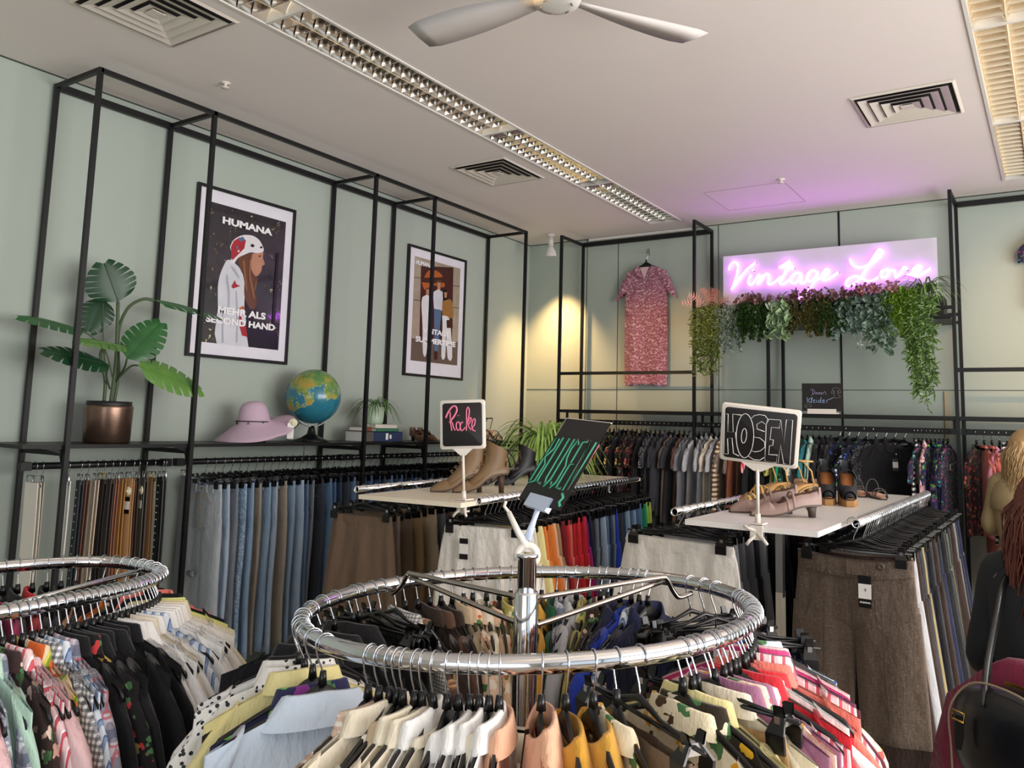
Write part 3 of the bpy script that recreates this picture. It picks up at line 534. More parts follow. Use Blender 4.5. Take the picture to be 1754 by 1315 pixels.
def collar_mesh(kind='shirt', nk=.074):
    m = M(); rg = []; top = -.088
    n_ = 26
    for k in range(n_+1):
        a = -PI/2+.16+(2*PI-.32)*k/n_; c, s = math.cos(a), math.sin(a); fr = max(0, -s)
        z0 = top-.034*fr-.006-.006*abs(c); x, y = nk*c, .026*s
        if kind == 'shirt': rg.append([(x*.96, y*.9, z0), (x*.93, y*.9, z0+.032-.012*fr), (x*1.03, y*1.2, z0+.030-.012*fr), (x*1.24, y*1.6-.004*fr, z0-.010-.030*fr)])
        elif kind == 'lapel': rg.append([(x*.96, y*.9, z0-.01), (x*.95, y*.9, z0+.028), (x*1.08, y*1.25, z0+.026), (x*1.65, y*2.0, z0-.03-.09*fr)])
        else: rg.append([(x*1.0, y, z0-.004), (x*.98, y, z0+.012), (x*1.06, y*1.1, z0+.010), (x*1.1, y*1.2, z0-.006)])
    m.loft(rg, closed=False, cap=(False, False)); return m.mesh('collar')
def placket_mesh(L):
    m = M(); m.box((-.013, -.030, -.135-L+.1), (.013, -.027, -.14), 0)
    for k in range(6): m.lathe([(.0045, -.002), (.005, 0), (.0045, .002)], 8, 1, Matrix.Translation((0, -.031, -.17-k*L*.13)) @ Matrix.Rotation(PI/2, 4, 'X'))
    return m.mesh('placket')
def pants_mesh(sd, w=.17, L=1.0, hem=.10, t=.022, thigh=None, crotch=.27, n=28, fa=1., ff=24):
    m = M(); rg = []; top = -.128; thigh = thigh or w*1.12
    for k in range(7):
        u = k/6; hw = w+(thigh-w)*u**.7; rg.append(tube_ring(hw*(1 if k < 6 else .985), t*(.55+.45*u if k < 6 else .45), lambda x, u=u: top-crotch*u+(.010*(1-(x/w)**2)*(1-u))*-1, n, sd, (.004+.004*u)*fa, ff))
    m.loft(rg, (False, True))
    for s in (-1, 1):
        rg = []
        for u in (0, .04, .08, .12, .17, .25, .35, .45, .55, .65, .75, .85, .93, 1):
            hw = (thigh/2+.004)*(1-u)+hem*u if u < .0 else (thigh/2+.003)+(hem-thigh/2)*min(1, u*1.25)
            cx = s*(thigh/2-.002)*(1-u)+s*(hem+.014)*u if hem > thigh/2 else s*(thigh/2-.002-.25*(thigh/2-hem)*u)
            z = top-crotch+.09-(L-crotch+.09)*u
            r_ = tube_ring(hw, t*(.45+.55*min(1, u*7))*(1-.22*u), lambda x: 0, 20 if n < 40 else 40, sd, 0, 36); am = .008+.004*u
            rg.append([(cx+p[0], p[1]+am*fold(cx+p[0], -.128-crotch-u*.5, sd, ff)+.006*s*u*math.sin(u*7+sd), z+p[0]*.02) for p in r_])
        m.loft(rg)
    return m.mesh('pants')
def waist_mesh(w=.17, h=.036, t=.014, loops=True, sd=0, elastic=False):
    m = M(); 
    z = -.128+.004
    if elastic: rg = [tube_ring(w*q, t*1.1, lambda x, zz=zz: zz, 60, sd, .003*abs(math.sin(zz*200)), 150) for zz, q in ((z+.006, 1.0), (z-.012, 1.03), (z-h, 1.0), (z-h-.004, .99))]
    else: rg = [tube_ring(w*1.008, t*1.12, lambda x, zz=zz: zz-.010*(1-(x/w)**2), 28, sd, .004, 24) for zz in (z, z-h)]
    m.loft(rg, (False, False))
    if loops:
        for x in (-.11, -.05, .05, .11): m.box((x-.005, -t*1.35-.004, z-h-.012), (x+.005, -t*1.2, z-.004))
        m.lathe([(.008, -.002), (.009, 0), (.007, .003)], 12, 1, Matrix.Translation((0, -t*1.2, z-.028)) @ Matrix.Rotation(PI/2, 4, 'X'))
    return m.mesh('waistband')
def pocket_mesh(w, t=.022):
    m = M()
    for s in (-1, 1): m.tube([(s*.05, -t*.98, -.172), (s*.055, -t*1.02, -.195), (s*.085, -t*1.05, -.222), (s*.12, -t*1.0, -.232)], .0016, 5)
    m.tube([(0, -t*1.0, -.17), (.004, -t*1.06, -.27), (0, -t*1.1, -.37)], .0014, 5)
    return m.mesh('stitching')
def skirt_mesh(sd, w=.15, L=.62, flare=1.45, t=.026, amp=.018, f=52):
    m = M(); rg = []
    for k in range(14):
        u = k/13; hw = w*(1+(flare-1)*u**.8); rg.append(tube_ring(hw, t*(.6+.9*u), lambda x, u=u: -.128-L*u+.01*math.sin(x*25+sd)*u, 72, sd, amp*(.25+.75*u), f/(1+.5*u)))
    m.loft(rg, (False, True)); return m.mesh('skirt')
TAGM = M().box((-.017, -.001, -.085), (.017, .001, -.063)).box((-.017, -.001, -.063), (.017, .001, -.022), 1).box((-.017, -.001, -.022), (.017, .001, 0)).mesh('price_tag')
DISCM = M().lathe([(.001, -.004), (.022, -.004), (.024, 0), (.02, .003), (.008, .004), (.007, .009), (.001, .010)], 24, mat=Matrix.Rotation(PI/2, 4, 'X')).mesh('security_disc')
DISC = flat('security_cream', 'e8e2c4', .4)
KT = {}
for i in range(3):
    KT['gather%d' % i] = pants_mesh(i*1.3, .165, .98, .115, .026, .20, .27, 80, 1.1, 75)
    KT['shirt%d' % i] = shirt_mesh(i*1.3); KT['short%d' % i] = shirt_mesh(i*2.1+.5, .60, 'short'); KT['tank%d' % i] = shirt_mesh(i+.2, .62, None, 1.05, .08, .18)
    KT['jeans%d' % i] = pants_mesh(i*1.1, .155, .98, .085, .02); KT['wide%d' % i] = pants_mesh(i*1.9, .165, 1.0, .125, .024); KT['shorts%d' % i] = pants_mesh(i*.7, .175, .46, .125, .026, .205, .24, 60, 1.1, 34)
    KT['skirt%d' % i] = skirt_mesh(i*1.4)
    KT['dress%d' % i] = shirt_mesh(i*.8+.3, .98, 'short', 1.25)
    KT['jacket%d' % i] = shirt_mesh(i*1.6+.8, .70, 'long', 1.05, .06, .215, .03)
CO = {'shirt': collar_mesh('shirt'), 'lapel': collar_mesh('lapel'), 'round': collar_mesh('round')}
PLK = placket_mesh(.62); WB = {'jeans': waist_mesh(.155), 'wide': waist_mesh(.165, loops=False), 'shorts': waist_mesh(.175, loops=False), 'skirt': waist_mesh(.150, .03, loops=False), 'elastic': waist_mesh(.165, .034, loops=False, elastic=True)}
STI = pocket_mesh(.155)
BTN = flat('button_pearl', 'e6e0d2', .3)
WORD = {'shirt': 'shirt', 'short': 'short-sleeved top', 'tank': 'sleeveless top', 'jeans': 'jeans', 'wide': 'trousers', 'shorts': 'shorts', 'skirt': 'skirt', 'dress': 'dress', 'jacket': 'jacket'}
OBJN = {'shirt': 'shirt', 'short': 'blouse', 'tank': 'sleeveless_top', 'jeans': 'jeans', 'wide': 'trousers', 'shorts': 'shorts', 'skirt': 'skirt', 'dress': 'dress', 'jacket': 'jacket'}
C = dict(  # colours and patterns: name -> (type, c1, c2, c3, scale)
 black=('solid', '17171a'), charcoal=('solid', '35353a'), grey=('solid', '77777c'), **{
 'light grey': ('solid', 'b3b3b5'), 'white': ('solid', 'f4f2ee'), 'cream': ('solid', 'e9dec6'), 'beige': ('solid', 'cbb594'), 'off-white': ('solid', 'efe9df'), 'tan': ('solid', 'a5845c'),
 'brown': ('solid', '5f4334'), 'dark brown': ('solid', '33241d'), 'taupe': ('solid', '7d6c5f'), 'khaki': ('solid', '9a8b62'), 'olive': ('solid', '5d5f3a'), 'rust': ('solid', '8a4a31'),
 'camel': ('solid', '75604e'), 'mustard': ('solid', 'd19a35'), 'gold': ('solid', 'dba645'), 'pale yellow': ('solid', 'ecdf9f'), 'lime': ('solid', 'dfe38d'), 'yellow': ('solid', 'e8cf55'),
 'orange': ('solid', 'e07d35'), 'peach': ('solid', 'eab594'), 'coral': ('solid', 'ea7f70'), 'pink': ('solid', 'e59ab0'), 'pale pink': ('solid', 'edc6c8'), 'hot pink': ('solid', 'd9437f'),
 'red': ('solid', 'cf2a35'), 'bright red': ('solid', 'e2343a'), 'dark red': ('solid', '7e1c26'), 'maroon': ('solid', '5c1c2b'), 'magenta': ('solid', '9f1f7c'), 'mauve': ('solid', '9f6a86'), 'plum': ('solid', '7a4260'),
 'navy': ('solid', '1e2340'), 'royal blue': ('solid', '2a45b5'), 'light blue': ('solid', 'b5c9de'), 'pale blue': ('solid', 'cfdcea'), 'teal': ('solid', '2a7d85'), 'green': ('solid', '1f5a38'), 'bright green': ('solid', '1f9a6a'),
 'apple green': ('solid', 'a9c552'), 'mint': ('solid', 'bfe0cc'),
 'pale grey denim': ('denim', '9aa3aa', 'c3cad0'), 'pale blue denim': ('denim', '8da6c0', 'bccddd'), 'light blue denim': ('denim', '7593b3', 'a3bcd4'), 'acid-washed blue denim': ('denim', '6f8fae', '8aa7c2', 'acid'),
 'mid blue denim': ('denim', '4a6688', '6c88a8'), 'dark blue denim': ('denim', '25344c', '3c506d'), 'charcoal denim': ('denim', '2b2f36', '474d57'), 'grey denim': ('denim', '6d747d', '8e969f'), 'blue denim': ('denim', '35537c', '5b7ba3'),
 'sandy denim': ('denim', '9b9080', 'b7ac9c'), 'white denim': ('denim', 'cfd6dd', 'eef1f3'),
 'brown plaid': ('plaid', '8a6a55', '2e2a35', 'e0b080', .8), 'red-blue plaid': ('plaid', 'c9c3cc', '33405f', 'c05a62', .8), 'blue plaid': ('plaid', 'd9dde4', '2c3d63', '8a93a8', .8), 'beige gingham': ('check', 'f0e6da', 'c9a184', 'ffffff', .9),
 'black gingham': ('check', 'e9e9ea', '22253a', 'ffffff', 1), 'white houndstooth': ('check', 'e8e6e2', '55504c', 'ffffff', 1.4), 'pink stripe': ('stripe', 'f0cfd0', 'd9606e', 'ffffff'), 'red stripe': ('stripe', 'd93a4a', 'ee8f98', 'ffffff'),
 'blue stripe': ('stripe', 'dfe6ef', '8fa5c6', '5a6f9c'), 'grey pinstripe': ('stripe', '55565c', '7d7e84', '33343a', .7), 'brown stripe': ('hoops', '6a4c38', 'd8c4a4'), 'black-white stripe': ('hoops', '18181a', 'e9e9e7'),
 'black floral': ('floral', '1b181a', 'd9b25a', 'c23b3f'), 'dark red floral': ('floral', '2a1a1c', 'c26a52', '9a2a38'), 'brown floral': ('floral', '3a2826', 'e6cfc0', 'c9a08e', .8), 'gold floral': ('floral', 'e9dcbb', 'd99a1e', '4a3416', .8), 'yellow floral': ('floral', '30281c', 'eab52a', 'f2e6c8', .9),
 'blue floral': ('floral', 'c9dcea', 'd84a72', '3557b0', .9), 'pink floral': ('floral', 'f0cdb8', 'd05a50', 'e9a53a', .8), 'green floral': ('floral', '20352c', '7fb58c', '3ba0a5'), 'olive floral': ('floral', 'b9ad5e', '4a5a2a', 'efe6b8'), 'peach floral': ('floral', 'e9c6a6', 'c2643c', 'f3e6d6', .8),
 'blue print': ('floral', '141626', '3a52b8', 'c9d2f0', .9), 'purple print': ('floral', '2a2b50', '6fb84a', '8a3a8f', .8), 'multicolour print': ('floral', '30294a', 'd94a8a', '4ab0a0', 1.3), 'orange-green brush': ('brush', 'ecd2b0', 'e06a2a', '7f9a2a'), 'yellow-green print': ('floral', 'd9d87a', '7a9a3a', 'f2edc0'),
 'black spotted': ('spots', '1a1a1c', 'd8d8d6'), 'black dotted': ('spots', '151517', 'c9c9c7', '000000', 2), 'white dotted': ('spots', 'e9e7e2', '33343a', '000000', 1.4), 'brown tweed': ('tweed', '463a31', '67584b', '97897a'), 'pink paisley': ('paisley', 'a26a7c', 'cdaab0', '8a4a5e', 1),
 'black sparkle': ('spots', '141416', '8f8f96', '000000', 3), 'pink linen': ('solid', 'd89a98'), 'light blue linen': ('solid', 'c3d0dc'), 'reptile': ('spots', '4b2f22', '2b1a12', '000000', 2)})
def cm_(name):
    d = C[name]; return cloth(name, d[0], *(d[1:4] if len(d) > 3 else d[1:]), **({'s': d[4]} if len(d) > 4 else {}))
SEEN = {}
def unique(label, group_words):
    return label
HCOUNT = [0, 0]
def garment(kind, colour, pos, ang, rail, group, label, ysc=1., tagd=0, size=1., extra=None, hz=0, hanger=True, tilt=0, drop=0):
    """garment plus its hanger; local x runs across the hanger, z is up, origin on the rail"""
    i = R_.randrange(3); base = kind; mat = cm_(colour)
    q = Matrix.Translation(pos) @ Matrix.Rotation(ang, 4, 'Z') @ Matrix.Rotation(tilt, 4, 'Y')
    coat = kind in ('shirt', 'short', 'tank', 'dress', 'jacket')
    o = put(OBJN[base], KT[('gather' if extra == 'elastic' else kind)+str(i)], mat); zs = 1+(size-1)*.3
    o.matrix_world = q @ Matrix.Translation((0, 0, .128*(zs-1))) @ Matrix.Diagonal((size, ysc, zs, 1)) if not coat else q @ Matrix.Translation((0, 0, -drop)) @ Matrix.Diagonal((size, ysc, 1, 1))
    tag(o, label, {'jeans': 'jeans', 'wide': 'trousers'}.get(kind, WORD[kind].split()[-1]), group)
    if coat:
        ck = 'lapel' if kind == 'jacket' else 'shirt' if kind in ('shirt',) else ('shirt' if extra == 'collar' else 'round')
        put('collar', CO[ck], mat, o)
        if kind in ('shirt', 'jacket'): put('placket', PLK, [mat, BTN], o)
    else:
        wb = 'elastic' if extra == 'elastic' else kind
        put('waistband', WB[wb], [mat, GOLD] if wb == 'jeans' else mat, o)
        if kind == 'jeans': put('stitching', STI, flat('thread_tan', 'b08a5a', .8), o)
    if tagd: put('price_tag', TAGM, [PLB, PAPER], o, (.07*(1 if R_.random() < .5 else -1), -.036, -.2 if coat else -.165))
    if tagd == 2: put('security_disc', DISCM, DISC, o, (-.12, -.036, -.16))
    if hanger:
        hk = 'coat' if coat else 'clip'; h = copy_tree(HG[hk]) if HG[hk].get('used') else HG[hk]; HG[hk]['used'] = 1
        if 'used' in h.keys() and h is not HG[hk]: del h['used']
        h.matrix_world = q @ Matrix.Diagonal((max(1, size*.93), 1, 1, 1)) if not coat else q
        hl = f"hanger of {label}"
        hl = hl.replace(' short-sleeved top', ' top').replace(' sleeveless top', ' top')
        for wd in (' the', ' garments', ' the', ' stretch of', ' end of', ' two', ' half of', ' end of', ' the', ' side of', ' part of', ' planter', ' short-sleeved', ' sleeveless', ' wall'):
            if len(hl.split()) > 16: hl = (hl+' ').replace(wd+' ', ' ', 1).strip()
        tag(h, hl, 'hanger', f"{hk} hangers, {group}")
    return o
HG = {'coat': make_hanger('coat'), 'clip': make_hanger('clip')}; HL = {}
def label_rail(items, rail, first='at the near end', last='at the far end'):
    """items: list of (kind, colour) in order along a rail -> labels naming each one's own neighbours"""
    labs = []
    nw = lambda k: WORD[k[0]]
    for i, it in enumerate(items):
        a = items[i-1] if i else None; b = items[i+1] if i+1 < len(items) else None
        me = f'{it[1]} {nw(it)}'
        if a is None: s = f'{me} {first} of {rail}'
        elif b is None: s = f'{me} {last} of {rail}'
        else: s = f'{me} on {rail}, between {a[1]} and {b[1]} ones'
        labs.append(s)
    # what still reads the same: add which stretch of the rail it is on
    from collections import Counter
    c = Counter(labs); n_ = len(items)
    for i, s in enumerate(labs):
        if c[s] > 1:
            k = int(5*i/n_); labs[i] = s.replace(' on ', ' on the '+('nearest stretch of', 'near part of', 'middle of', 'far part of', 'farthest stretch of')[k]+' ', 1)
    return labs
def shorten(s):
    w_ = s.split()
    if len(w_) > 16:
        s = s.replace(', between', ' between').replace(' ones', ''); w_ = s.split()
    return ' '.join(w_[:16])
# ------------------------------------------------------------------ garments on the rails
def parse(s):
    out = []
    for it in s.split(';'):
        it = it.strip()
        if not it: continue
        p = it.split('|'); k = p[0].strip(); c = p[1].strip(); n_ = int(p[2]) if len(p) > 2 and p[2] else 1; ex = p[3] if len(p) > 3 else None
        out += [(k, c, ex)]*n_
    return out
def short_c(c): return c.replace(' denim', '').replace(' print', '').replace('acid-washed', 'acid').replace(' and white', '')
def labels(items, rail, first, last, lens):
    from collections import Counter
    L_2 = []
    for i, (k, c, ex) in enumerate(items):
        me = f'{c} {WORD[k]}'
        if i == 0: s = f'{me} {first} of the {rail}'
        elif i == len(items)-1: s = f'{me} {last} of the {rail}'
        else:
            a, b = short_c(items[i-1][1]), short_c(items[i+1][1])
            s = f'{me} on the {rail}, ' + (f'between two {a} garments' if a == b else f'between {a} and {b}')
        L_2.append(s)
    cnt = Counter(L_2)
    for i, s in enumerate(L_2):
        if cnt[s] > 1 and ' on the ' in s:
            L_2[i] = s.replace(' on the ', f' on the {lens[min(len(lens)-1, int(len(lens)*i/len(items)))]} ', 1)
    for i, s in enumerate(L_2):
        for a, b in ((' garments', ''), (' stretch of the', ' stretch of'), (', between', ' between'), (' on the ', ' on '), ('nearest stretch of', 'near end of'), (' denim', '')):
            if len(s.split()) > 13: s = s.replace(a, b, 1)
        L_2[i] = s
    return L_2
def rail(items, rname, group, pts, ang, lens, first, last, ysc=1, turn=None, jitter=.10, tags=.3, sizes=None, zj=0):
    labs = labels(items, rname, first, last, lens)
    for i, (k, c, ex) in enumerate(items):
        p = pts(i); a = ang + R_.uniform(-jitter, jitter) + ((turn or {}).get(i, 0))
        tg = 1 if R_.random() < tags else 0
        if ex == 'disc': tg = 2
        sz = (sizes or {}).get(i, R_.uniform(.93, 1.04)); fx = 1
        garment(k, c, p, a, rname, group, labs[i], ysc if i not in (turn or {}) else 1, tg, sz, ex, tilt=R_.uniform(-.03, .03))
LENS = ['near end of', 'near half of', 'far half of', 'far end of']
LENS = [s for s in ('nearest stretch of the', 'nearer half of the', 'farther half of the', 'farthest stretch of the')]
LT3 = ('near', 'middle', 'far')
# 1. jeans on the left wall
it = parse('jeans|pale grey denim;jeans|pale blue denim;jeans|grey denim;jeans|acid-washed blue denim;jeans|light blue denim;jeans|sandy denim;jeans|light blue denim;jeans|pale blue denim;jeans|sandy denim;jeans|light blue denim;jeans|pale blue denim;jeans|mid blue denim;jeans|grey denim;jeans|charcoal denim;jeans|mid blue denim;jeans|blue denim;jeans|dark blue denim;jeans|charcoal denim;jeans|mid blue denim;jeans|grey denim;jeans|dark blue denim;jeans|blue denim;jeans|dark blue denim;jeans|charcoal denim;jeans|mid blue denim;jeans|dark blue denim;jeans|blue denim;jeans|charcoal denim;jeans|dark blue denim;jeans|mid blue denim;jeans|grey denim;jeans|dark blue denim;jeans|charcoal denim;skirt|black;skirt|charcoal;skirt|black;jeans|charcoal denim;skirt|light grey;skirt|pale pink;skirt|black;skirt|black spotted;skirt|black gingham;skirt|light grey;skirt|black;skirt|black spotted;skirt|charcoal;skirt|black;skirt|black spotted;skirt|black;skirt|black dotted;skirt|charcoal')
N = len(it)
rail(it, 'left wall rail', 'jeans and skirts on the left wall rail', lambda i: (LRX, 2.985+i*.0585, LRZ), 0, LT3, 'right of the belts, first', 'last before the corner', ysc=1.05, tags=.12)
j0, j1 = [o for o in bpy.data.objects if o.name.startswith('jeans')][:2]
for jo, spots_ in ((j0, ((-.045, -.62, .03), (-.03, -.80, .012))), (j1, ((.06, -.42, .022), (.05, -.60, .014)))):
    for x, z, r in spots_:
        m = M(); m.poly([(x+r*1.3*math.cos(a)*(1+.15*math.sin(a*5)), -.0315, z+r*.55*math.sin(a)*(1+.2*math.sin(a*7))) for a in [2*PI*k/18 for k in range(18)]], 0)
        for q in range(5): m.tube([(x-r*1.2, -.033, z-r*.35+q*r*.17), (x+r*.2, -.034, z-r*.32+q*r*.17), (x+r*1.2, -.033, z-r*.35+q*r*.18)], .0012, 4, 1)
        put('ripped_hole', m.mesh('rip'), [flat('rip_shadow', '5a6570', .9), flat('rip_thread', 'e6e9ec', .9)], jo)
# 2. stand one, left rail (skirts) and right rail
def st1(x, y): 
    c, s = math.cos(A1), math.sin(A1); return (-2.10+x*c-y*s, 2.88+x*s+y*c, 1.30)
it = parse('skirt|camel;wide|taupe;skirt|camel|1;skirt|tan;wide|beige;skirt|grey;skirt|taupe;skirt|khaki;skirt|dark brown;skirt|beige;skirt|black|2;skirt|brown;skirt|charcoal;skirt|black spotted;skirt|brown floral;skirt|black|2;skirt|brown stripe;skirt|black')
rail(it, 'Röcke stand left rail', 'skirts on the Röcke stand', lambda i: st1(-.75, .22+i*.10), A1, LT3, 'at front', 'at the far end', ysc=1.3, sizes={0: 1.12}, tags=.2)
it = parse('shorts|off-white||elastic;shorts|white;shorts|off-white;shorts|white;shorts|cream;shorts|pale yellow;shorts|orange;shorts|orange;shorts|peach;shorts|tan;wide|dark red|2;wide|bright red;wide|coral;wide|red;wide|bright red;wide|red;shorts|magenta;skirt|navy;skirt|black;jeans|charcoal denim;jeans|grey denim;jeans|dark blue denim;jeans|pale blue denim;jeans|mid blue denim;jeans|dark blue denim;jeans|grey denim;wide|royal blue;jeans|charcoal denim;jeans|charcoal denim;jeans|dark blue denim;jeans|light blue denim;jeans|dark blue denim;jeans|mid blue denim;jeans|light blue denim;jeans|blue denim;jeans|mid blue denim;wide|bright green;wide|apple green;wide|apple green')
rail(it, 'Röcke stand right rail', 'trousers and shorts on the Röcke stand', lambda i: st1(-.02, .15+i*.0455), A1, LT3, 'at front', 'at the far end', ysc=1.0, sizes={0: 1.2, 18: 1.1}, tags=.3)
# 3. stand two
it = parse('wide|off-white||elastic;wide|off-white;wide|light grey;wide|light grey;wide|grey;wide|grey;wide|charcoal;wide|light grey;wide|grey;wide|black|2;wide|charcoal;wide|dark brown;wide|black|2;wide|maroon;wide|black;wide|grey;wide|black|2;wide|charcoal;wide|black')
rail(it, 'HOSEN stand left rail', 'trousers on the left rail of the HOSEN stand', lambda i: (-1.33, 3.28+i*.088, 1.30), 0, LT3, 'at front', 'at the far end', ysc=1.2, sizes={0: 1.42, 1: 1.2}, tags=.1, jitter=.06)
it = parse('wide|dark brown;wide|taupe;wide|grey;wide|light grey;wide|dark brown;wide|black;wide|charcoal;wide|black;wide|khaki;wide|navy;wide|black;wide|navy;wide|black;wide|charcoal;wide|black;wide|dark brown;wide|black;wide|charcoal;wide|black;wide|black;wide|navy;wide|black;wide|charcoal;wide|black;wide|grey;wide|black;wide|olive;wide|navy;wide|charcoal;wide|black;wide|dark brown;wide|black;wide|navy;wide|grey;wide|black;wide|charcoal;wide|navy;wide|black;wide|taupe;wide|black')
rail(it, 'HOSEN stand right rail', 'trousers on the right rail of the HOSEN stand', lambda i: (-.66, 3.50+i*.0475, 1.30), -.06, LT3, 'behind the tweed pair', 'at the far end', ysc=1.05, tags=.05)
# 4. back wall rail
it = parse('jacket|black|2;shirt|black|3;short|black floral;dress|black|1;dress|black floral|2;shirt|black;dress|black floral;shirt|dark red floral;short|black;dress|dark red floral;shirt|black;dress|black dotted;dress|grey pinstripe;dress|charcoal|2;shirt|charcoal;dress|taupe;dress|charcoal;dress|brown;dress|grey;shirt|grey;dress|light grey;short|light grey;shirt|grey;short|cream;dress|light grey;shirt|brown stripe;dress|taupe|2;shirt|rust;shirt|brown;short|red stripe;shirt|black|2;dress|black floral;shirt|black;short|olive floral;shirt|green floral;shirt|bright green;short|white dotted;shirt|green floral;short|teal;shirt|mint;shirt|black|3')
X0 = -3.50
nb = len(it); xs = [X0+i*(-1.42-X0)/(nb-1) for i in range(nb)]
LB = ('left part of', 'middle of', 'right part of')
rail(it, 'back wall rail', 'clothes on the back wall rail', lambda i: (xs[i], BRY, BRZ), PI/2, ('dress end of the', 'middle of the', 'blackboard end of the'), 'at the corner end', 'below the small blackboard', ysc=.85, turn={0: -1.0, 1: -.4}, tags=.1, jitter=.14)
it = parse('shirt|black;shirt|blue print;shirt|black;shirt|blue print;short|black sparkle;shirt|black;shirt|black;tank|black')
rail(it, 'rail right of small blackboard', 'black tops right of the small blackboard', lambda i: (-1.36+i*.062, BRY, BRZ), PI/2, LT3, 'first', 'last', ysc=.9, turn={0: -.9, 1: -.8, 2: -1.1, 3: -.7, 4: -.8, 5: -1.0, 6: -1.15, 7: -1.25}, jitter=.05, tags=.5)
it = parse('dress|black;shirt|black-white stripe;short|multicolour print;shirt|pink stripe;short|purple print;dress|teal;short|purple print;shirt|purple print;dress|multicolour print')
rail(it, 'rail under right planter end', 'printed tops under the right end of the planter', lambda i: (-.86+i*.026, BRY, BRZ), PI/2, LT3, 'at left', 'at right', ysc=.7, turn={7: -.35}, jitter=.2, tags=.5)
it = parse('short|dark red floral;short|coral;dress|coral;short|pink;shirt|black-white stripe;short|hot pink;shirt|coral;short|pink floral;short|hot pink;dress|pink floral;short|red;dress|pink;shirt|coral;short|orange')
rail(it, 'rail behind the blonde person', 'pink and coral tops behind the blonde person', lambda i: (-.48+i*.045, BRY, BRZ), PI/2, LT3, 'at left', 'at right', ysc=.8, jitter=.3, tags=.1)
# 5. centre round rack
ring_items = []
def seq(a0, a1, s):
    its = parse(s); n_ = len(its)
    for i, x in enumerate(its): ring_items.append((a0+(a1-a0)*(i/max(1, n_-1)), x))
seq(-166, -132, 'jacket|black|2;shirt|black|2;shirt|white dotted')
seq(-128, -107, 'shirt|white dotted;shirt|pale yellow;shirt|purple print;jacket|pale blue')
seq(-91, -62, 'shirt|beige gingham;shirt|cream;short|off-white;shirt|beige;shirt|cream|2;shirt|white;short|cream;shirt|white|3;shirt|cream;shirt|white;shirt|peach')
seq(-54, -35, 'jacket|peach;jacket|mustard;jacket|gold;shirt|gold floral;skirt|camel')
seq(-24, 38, 'shirt|gold floral;shirt|yellow floral;shirt|pale yellow;skirt|tan;shirt|cream;shirt|mauve;shirt|pink floral;shirt|mauve;shirt|pink stripe;shirt|red;short|white;shirt|bright red;shirt|coral;shirt|pink stripe;shirt|maroon;shirt|plum;shirt|hot pink;shirt|pale pink;short|pink floral;shirt|pale pink;shirt|blue floral;shirt|maroon;skirt|navy;skirt|navy')
seq(52, 64, 'skirt|navy|2;skirt|black')
seq(80, 124, 'shirt|navy;shirt|blue stripe;short|royal blue;jacket|navy;shirt|yellow floral;shirt|brown floral;shirt|olive floral;shirt|light grey;shirt|blue plaid;shirt|green;shirt|mustard;shirt|yellow-green print;shirt|pale yellow')
seq(128, 163, 'shirt|olive floral;shirt|peach floral;shirt|cream;shirt|peach floral;shirt|beige;shirt|dark brown;shirt|brown;shirt|dark brown;shirt|brown plaid;shirt|white houndstooth')
seq(168, 186, 'skirt|black|3;jacket|black|2')
items = [x for a, x in ring_items]; labs = labels(items, 'centre round rack', 'at far left', 'at the left rear', ('left side of the', 'front of the', 'right side of the', 'rear of the'))
for i, (a, (k, c, ex)) in enumerate(ring_items):
    ar = math.radians(a+R_.uniform(-.8, .8)); p = ringp(ar); fl = PI if -40 < a < 70 else 0
    if k == 'jacket' and c == 'pale blue': ar -= .12
    garment(k, c, p, ar+fl+R_.uniform(-.07, .07), 'centre', 'clothes on the centre round rack', labs[i], .8 if -97 < a < 40 else .9, 1 if R_.random() < .15 else 0, R_.uniform(.92, 1.0), ex, tilt=R_.uniform(-.03, .03), drop=R_.uniform(0, .024))
# 6. left rounded rack
S6 = parse('shirt|black;shirt|orange;short|pale pink;shirt|blue plaid;shirt|mint;shirt|blue plaid;shirt|brown floral;shirt|pink stripe;short|pale pink;shirt|orange-green brush;shirt|black gingham;shirt|blue stripe;shirt|red-blue plaid;shirt|black;shirt|black floral;jacket|black;shirt|black;jacket|black;shirt|black|2;shirt|white;jacket|white;shirt|cream;shirt|white;shirt|blue stripe;shirt|white;shirt|white|2;shirt|off-white;shirt|cream;shirt|pale yellow;shirt|lime')
S7 = parse('jacket|black;shirt|coral;shirt|black;shirt|brown floral;short|orange;shirt|black;shirt|dark brown;shirt|black;short|peach;shirt|black|2;shirt|red;shirt|black;short|hot pink;shirt|black|2;shirt|red;shirt|black floral;shirt|black;short|orange;shirt|black')
allp = []
for i in range(len(S6)): allp.append((-.03+.235*i/(len(S6)-1), S6[i]))
for i in range(len(S7)): allp.append((.225+.26*i/(len(S7)-1), S7[i]))
labs = labels([x for a, x in allp], 'left round rack', 'at the near end', 'at the far end', ('near side of the', 'right end of the', 'far side of the'))
for i, (u, (k, c, ex)) in enumerate(allp):
    p, tg_ = ovals(u); nrm = Vector((tg_.y, -tg_.x, 0)); ar = math.atan2(nrm.y, nrm.x)
    fl = PI if i < len(S6) else 0
    garment(k, c, p, ar+fl+R_.uniform(-.08, .08), 'left', 'clothes on the left round rack', labs[i], .6, 1 if R_.random() < .12 else 0, R_.uniform(.9, .98), ex)
